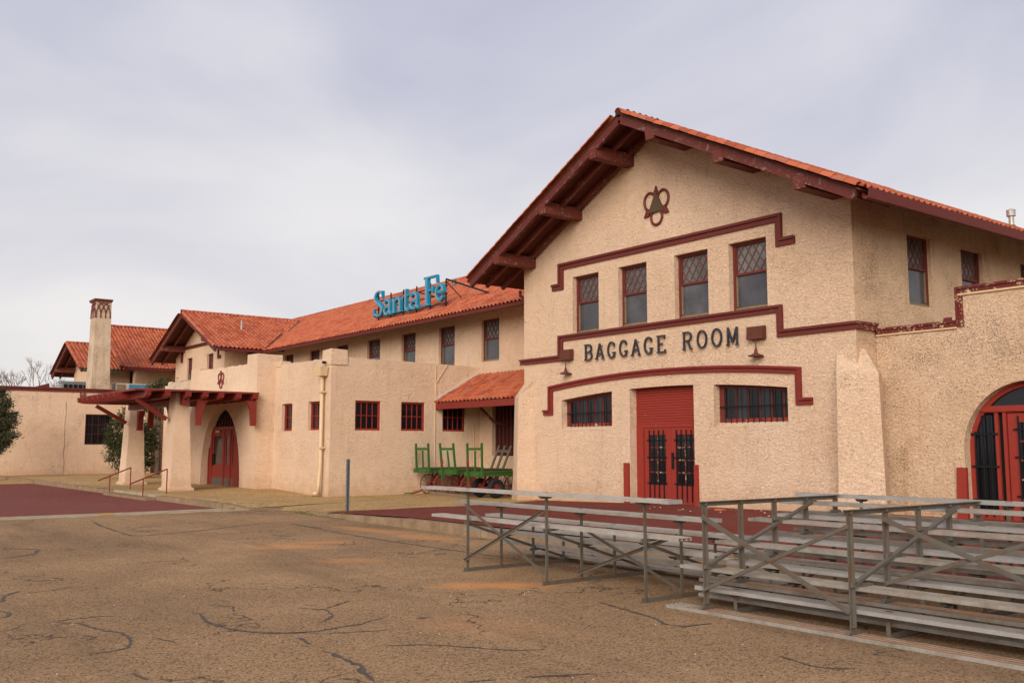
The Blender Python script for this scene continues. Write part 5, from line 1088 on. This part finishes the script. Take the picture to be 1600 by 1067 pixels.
# ================================================================== bleachers
def plank(m, x0, x1, y, zt, w=0.225):
    h = w/2; m.box(x0, x1, y-h, y+h, zt-0.010, zt)
    for a_, b_ in ((-h, -h+0.009), (h-0.009, h), (-0.042, -0.034), (0.034, 0.042)): m.box(x0, x1, y+a_, y+b_, zt-0.038, zt-0.0101)
    for k in range(6): yy = y-h+0.015+k*0.0365; m.box(x0+0.001, x1-0.001, yy, yy+0.010, zt+0.0001, zt+0.003)
FRX = (-1.77, 0.0, 1.77); PX0, PX1 = -2.27, 2.82
def bleacher(label, sand=False, flip=False, top_m=None, PX0=-2.27, PX1=2.82):
    t = thing('bleacher', label, 'bleacher', (0, 0, 0), 'bleachers stored on the lot')
    sy_ = lambda k: 0.6*k; sz = lambda k: 0.25+0.23*k
    A = top_m or ALU
    for k in range(5):
        j = random.uniform(-0.05, 0.05)+(0.38*(4-k)/4 if PX0 < -2.5 else 0); m = MB(); plank(m, PX0+j, PX1+j, sy_(k), sz(k)); o = m.build('seat_plank', A, t)
        for xa, xb in ((PX0+j-0.006, PX0+j+0.10), (PX1+j-0.10, PX1+j+0.006)):
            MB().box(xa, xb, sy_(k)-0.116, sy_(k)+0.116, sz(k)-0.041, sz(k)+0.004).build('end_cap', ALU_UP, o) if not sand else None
        if sand:
            m = MB()
            for a_, b_ in ((-0.096, -0.052), (-0.025, 0.020), (0.048, 0.092)): m.box(PX0+j+0.25, PX1+j-0.06, sy_(k)+a_, sy_(k)+b_, sz(k)-0.034+random.uniform(-0.003, 0.003), sz(k)-0.0105)
            m.build('sand_layer', SAND, o)
    for k in range(1, 5):
        z = sz(k)-0.42 if k > 1 else 0.10
        m = MB(); plank(m, PX0+0.05, PX1+0.02, sy_(k)-0.19, z, 0.22); m.build('foot_plank', ALU_DIRT_SHADE if flip else A, t)
    for x in FRX:
        F = MB(); F.box(x-0.022, x+0.022, -0.06, 2.47, 0.0, 0.006); F.box(x-0.022, x-0.016, -0.06, 2.47, 0.0061, 0.052)
        for k in range(5):
            y = sy_(k); top = sz(k)-0.039
            F.box(x-0.022, x+0.022, y-0.022, y-0.016, 0.007, top); F.box(x-0.0159, x-0.0225, y-0.0159, y+0.022, 0.053, top); F.box(x-0.015, x-0.010, y-0.0158, y+0.022, 0.007, top)
            F.hexa([(x-0.02, y-0.07, top-0.035), (x+0.02, y-0.07, top-0.035), (x+0.02, y+0.07, top-0.035), (x-0.02, y+0.07, top-0.035)], [(x-0.024, y-0.115, top), (x+0.024, y-0.115, top), (x+0.024, y+0.115, top), (x-0.024, y+0.115, top)])
            if k > 1: z = sz(k)-0.42-0.039; F.hexa([(x+0.002, y-0.30, z-0.02), (x+0.03, y-0.30, z-0.02), (x+0.03, y+0.03, z-0.045), (x+0.002, y+0.03, z-0.045)], [(x+0.002, y-0.31, z), (x+0.03, y-0.31, z), (x+0.03, y+0.03, z), (x+0.002, y+0.03, z)])
        F.beam((x+0.034, 2.38, 0.66), (x+0.034, 0.45, 0.035), 0.012, 0.045, (1, 0, 0)); F.beam((x+0.046, 2.38, 0.674), (x+0.046, 0.45, 0.049), 0.03, 0.006, (1, 0, 0))
        for k in range(5):
            for zz in (0.03, sz(k)-0.10): F.cyl((x-0.03, sy_(k), zz), (x+0.028, sy_(k), zz), 0.011, n=6)
            F.box(x-0.03, x+0.03, sy_(k)-0.02, sy_(k)+0.02, sz(k)+0.0032, sz(k)+0.007)
        F.build('frame', GALV, t)
    s = -1 if flip else 1
    for k, xa, xb, z0, z1 in ((4, 0.0, 1.77, 0.15, 0.93), (3, -1.77, 0.0, 0.10, 0.72)):
        y = sy_(k)+0.03
        for za, zb_, dy in ((z0, z1, 0.0), (z1, z0, 0.014)):
            m = MB(); m.beam((s*xa, y+dy, za), (s*xb, y+dy, zb_), 0.045, 0.008, (0, 1, 0)) if False else m.beam((s*xa, y+dy, za), (s*xb, y+dy, zb_), 0.008, 0.038)
            m.beam((s*xa, y+dy+0.016, za+0.02), (s*xb, y+dy+0.016, zb_+0.02), 0.026, 0.006); m.build('cross_brace', GALV, t)
    return t
b1 = bleacher('aluminium bleacher standing upright and alone, its tall back row towards the lot'); b1.location = (15.17, -9.22, 0.0); b1.rotation_euler = (0, 0, math.pi)
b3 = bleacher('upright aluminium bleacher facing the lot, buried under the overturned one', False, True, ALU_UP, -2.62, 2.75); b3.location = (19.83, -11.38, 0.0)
b2 = bleacher('overturned aluminium bleacher with its legs in the air, nested on another bleacher', True, True, ALU_DIRT_SHADE); b2.location = (19.58, -9.17, 1.172); b2.rotation_euler = (math.pi, 0, 0)

# ================================================================== small things
t = thing('marker_post', 'thin grey steel post standing alone at the corner of the brick paving', 'post', (2.18, -7.6, 0.03))
m = MB(); m.box(2.145, 2.151, -7.64, -7.56, -0.05, 1.46).box(2.151, 2.21, -7.64, -7.632, -0.05, 1.46).box(2.151, 2.21, -7.568, -7.56, -0.05, 1.46); m.build('channel', POSTM, t)
for i in range(9): MB().cyl((2.18, -7.641, 0.25+0.13*i), (2.18, -7.644, 0.25+0.13*i), 0.01, n=6).build('hole', IRON, t)
def rail(x, lab, ya, yb, za, zb_, zg):
    t = thing('handrail', lab, 'handrail', (x, ya, zg), 'handrails of the entrance steps')
    m = MB(); d_ = (zb_-za)/(yb-ya); m.tube([(x, ya-0.42, za-0.42*d_), (x, yb, zb_)], 0.024, 8); m.build('rail', RED_TRIM, t)
    MB().cyl((x, ya, zg-0.1), (x, ya, za), 0.022, n=8).build('baluster', RED_TRIM, t); MB().cyl((x, yb, 0.1), (x, yb, zb_), 0.022, n=8).build('baluster', RED_TRIM, t)
rail(-13.3, 'red pipe handrail of the entrance steps, in front of the far column', -9.4, -8.65, 0.70, 1.0, 0.09)
rail(-9.2, 'red pipe handrail of the entrance steps, beside the nearer column', -9.4, -8.6, 0.70, 1.02, 0.09)
t = tag(MB().hexa([(8.9, -1.05, 0.21), (9.12, -1.0, 0.21), (9.08, -0.86, 0.21), (8.9, -0.9, 0.21)], [(8.9, -1.05, 0.26), (9.12, -1.0, 0.24), (9.08, -0.86, 0.25), (8.9, -0.9, 0.27)]).build('broken_tile', TILE), 'broken piece of orange roof tile lying on the brick paving by the gable wall', 'tile shard')
m = MB()
for i in range(45):
    x = rng.uniform(6.8, 13); y = rng.uniform(-1.8, -0.2); r = rng.uniform(0.012, 0.04); z = zpl(x, y)+0.012
    m.add([(x+r*math.cos(k*1.57+x), y+r*0.7*math.sin(k*1.57+x), z) for k in range(4)]+[(x, y, z+r*0.5)], [(0, 1, 4), (1, 2, 4), (2, 3, 4), (3, 0, 4)])
m.build('plaster_chips', NT('plaster_chip', 0.9).color((0.55, 0.45, 0.36, 1)).m, None, False, 'stuff')

# ================================================================== planting
def foliage(m, c, rad, clumps, per, size, flat=1.0, seed=1, core=0.55):
    r = np.random.default_rng(seed)
    for i in range(clumps):
        d = r.normal(size=3); d /= np.linalg.norm(d); k = core+(1.02-core)*r.random()**0.6
        cc = np.array(c)+d*np.array(rad)*k*(0.85+0.3*r.random()); cr = size*r.uniform(2.2, 5.0)
        out_ = d*np.array([1, 1, 0.7])
        for j in range(per):
            p = cc+r.normal(size=3)*cr*np.array([0.5, 0.5, 0.36*flat]); a = out_*0.9+r.normal(size=3)*0.7+np.array([0, 0, 0.15]); a /= np.linalg.norm(a)
            b = np.cross(a, r.normal(size=3)); b /= np.linalg.norm(b); L = size*r.uniform(0.7, 1.7); wd = L*0.26
            m.add([p-a*L*0.5, p+b*wd, p+a*L*0.6, p-b*wd], [(0, 1, 2, 3)])
def bush(name, label, cat, c, rad, trunk_h, clumps, per, size, mat, seed, lean=(0, 0)):
    x, y, z = c; t = thing(name, label, cat, (x, y, z))
    m = MB(); m.tube([(x, y, z-0.1), (x+lean[0]*0.3, y+lean[1]*0.3, z+trunk_h*0.5), (x+lean[0], y+lean[1], z+trunk_h+rad[2])], [0.16, 0.12, 0.05], 7)
    r = random.Random(seed)
    for i in range(9):
        a_ = r.uniform(0, 6.28); h = z+trunk_h*r.uniform(0.4, 1.0)+rad[2]*r.uniform(0, 1.2); m.tube([(x+lean[0]*0.5, y+lean[1]*0.5, h), (x+lean[0]+rad[0]*0.8*math.cos(a_), y+lean[1]+rad[1]*0.8*math.sin(a_), h+0.35)], [0.05, 0.02], 5)
    m.build('trunk', BARK, t); f = MB(); foliage(f, (x+lean[0], y+lean[1], z+trunk_h+rad[2]), rad, clumps, per, size, 1.0, seed); f.build('crown', mat, t)
bush('juniper_bush', 'bushy dark green juniper growing behind the pergola columns', 'bush', (-27.7, -4.5, 0.15), (1.25, 1.25, 1.72), 0.12, 420, 50, 0.075, JUNIPER_B, 3)
bush('shrub', 'green shrub top showing above the pergola beside the rooftop cooler', 'shrub', (-32.6, -1.6, 0.1), (0.8, 0.8, 1.2), 3.3, 110, 30, 0.10, JUNIPER_B, 4)
t = thing('juniper_tree', 'dark shaggy juniper reaching into the picture in front of the left wing', 'tree', (-33.2, -10.35, 0.1))
RV = Vector((0.61, 0.79, 0)); T0 = Vector((-33.2, -10.35, 0.1)); m = MB(); f = MB(); rr = random.Random(4)
m.tube([T0+Vector((0, 0, -0.2)), T0+Vector((0.05, 0.1, 2.4)), T0+Vector((0, 0, 4.7))], [0.17, 0.13, 0.04], 7)
for k, (h, reach, dr) in enumerate(((4.55, 0.8, 0), (4.1, 1.15, 0.2), (3.75, 1.35, -0.2), (3.35, 1.75, 0.1), (3.0, 1.85, -0.1), (2.65, 1.35, 0.3), (2.25, 1.95, 0.0), (1.85, 1.2, 0.25), (1.55, 0.95, -0.1), (3.9, 1.0, 2.1), (3.2, 1.5, 2.6), (2.4, 1.6, 3.5), (4.3, 0.8, 3.6), (2.9, 1.5, 4.6), (2.0, 1.3, 1.3), (3.4, 1.3, 1.4))):
    d_ = Matrix.Rotation(dr, 3, 'Z') @ RV; p = T0+Vector((0, 0, h-0.25)); q = T0+d_*reach*0.72+Vector((0, 0, h+0.1)); m.tube([p, p.lerp(q, 0.5)+Vector((0, 0, -0.05)), q], [0.05, 0.035, 0.012], 5)
    for u in (0.25, 0.5, 0.72, 0.92):
        c_ = p.lerp(q, u); foliage(f, c_, (0.36-0.16*u, 0.36-0.16*u, 0.22), 13, 34, 0.075, 0.8, 100*k+int(u*10), 0.2)
m.build('trunk', BARK, t); f.build('crown', JUNIPER, t)
def bare(label, x, y, h, seed, spread=0.62):
    t = thing('bare_tree', label, 'tree', (x, y, 0)); r = random.Random(seed); Tm = MB(); Bm = MB()
    def grow(p, d, L, rad, dep, m):
        q = p+d*L; mid = p.lerp(q, 0.5)+Vector((r.uniform(-1, 1), r.uniform(-1, 1), r.uniform(-1, 1)))*L*0.06
        m.tube([p, mid, q], [rad, rad*0.85, rad*0.7], 5 if dep > 3 else 3)
        if dep == 0: return
        for i in range(2 if dep > 4 else 3):
            nd = (d+Vector((r.uniform(-1, 1), r.uniform(-1, 1), r.uniform(-0.5, 0.9)))*spread).normalized(); nd.z = max(nd.z, -0.05); grow(q, nd.normalized(), L*r.uniform(0.62, 0.86), rad*0.62, dep-1, Bm)
    grow(Vector((x, y, -0.2)), Vector((0, 0, 1)), h*0.26, h*0.022, 6, Tm); Tm.build('trunk', TWIG, t); Bm.build('branches', TWIG, t)
bare('leafless pale tree far behind the left wing, nearer the chimney', -88, 1.9, 12.0, 21); bare('leafless pale tree far behind the left wing, cut by the picture edge', -92, -1.2, 12.5, 9)
m = MB(); r_ = np.random.default_rng(8)
for x, y, k in ((-0.9, -8.75, 30), (0.4, -8.15, 40), (0.9, -8.2, 46), (1.4, -8.3, 30), (-3.0, -9.4, 20), (5.5, -8.62, 10), (8.2, -8.62, 8), (13.2, -8.66, 8), (-6.4, -4.2, 8), (2.3, -7.75, 22), (9.8, -0.15, 18), (2.6, -7.4, 16)):
    for i in range(k):
        a_ = r_.uniform(0, 6.28); px = x+r_.normal()*0.16; py = y+r_.normal()*0.06; L = r_.uniform(0.04, 0.12); z = max(0, zpl(px, py)-0.02) if py > -8.2 and px > 2 else 0.0
        m.add([(px-0.008, py, z), (px+0.008, py, z), (px+L*0.6*math.cos(a_), py+L*0.6*math.sin(a_), z+L)], [(0, 1, 2)])
m.build('kerb_weeds', WEED, None, False, 'stuff')
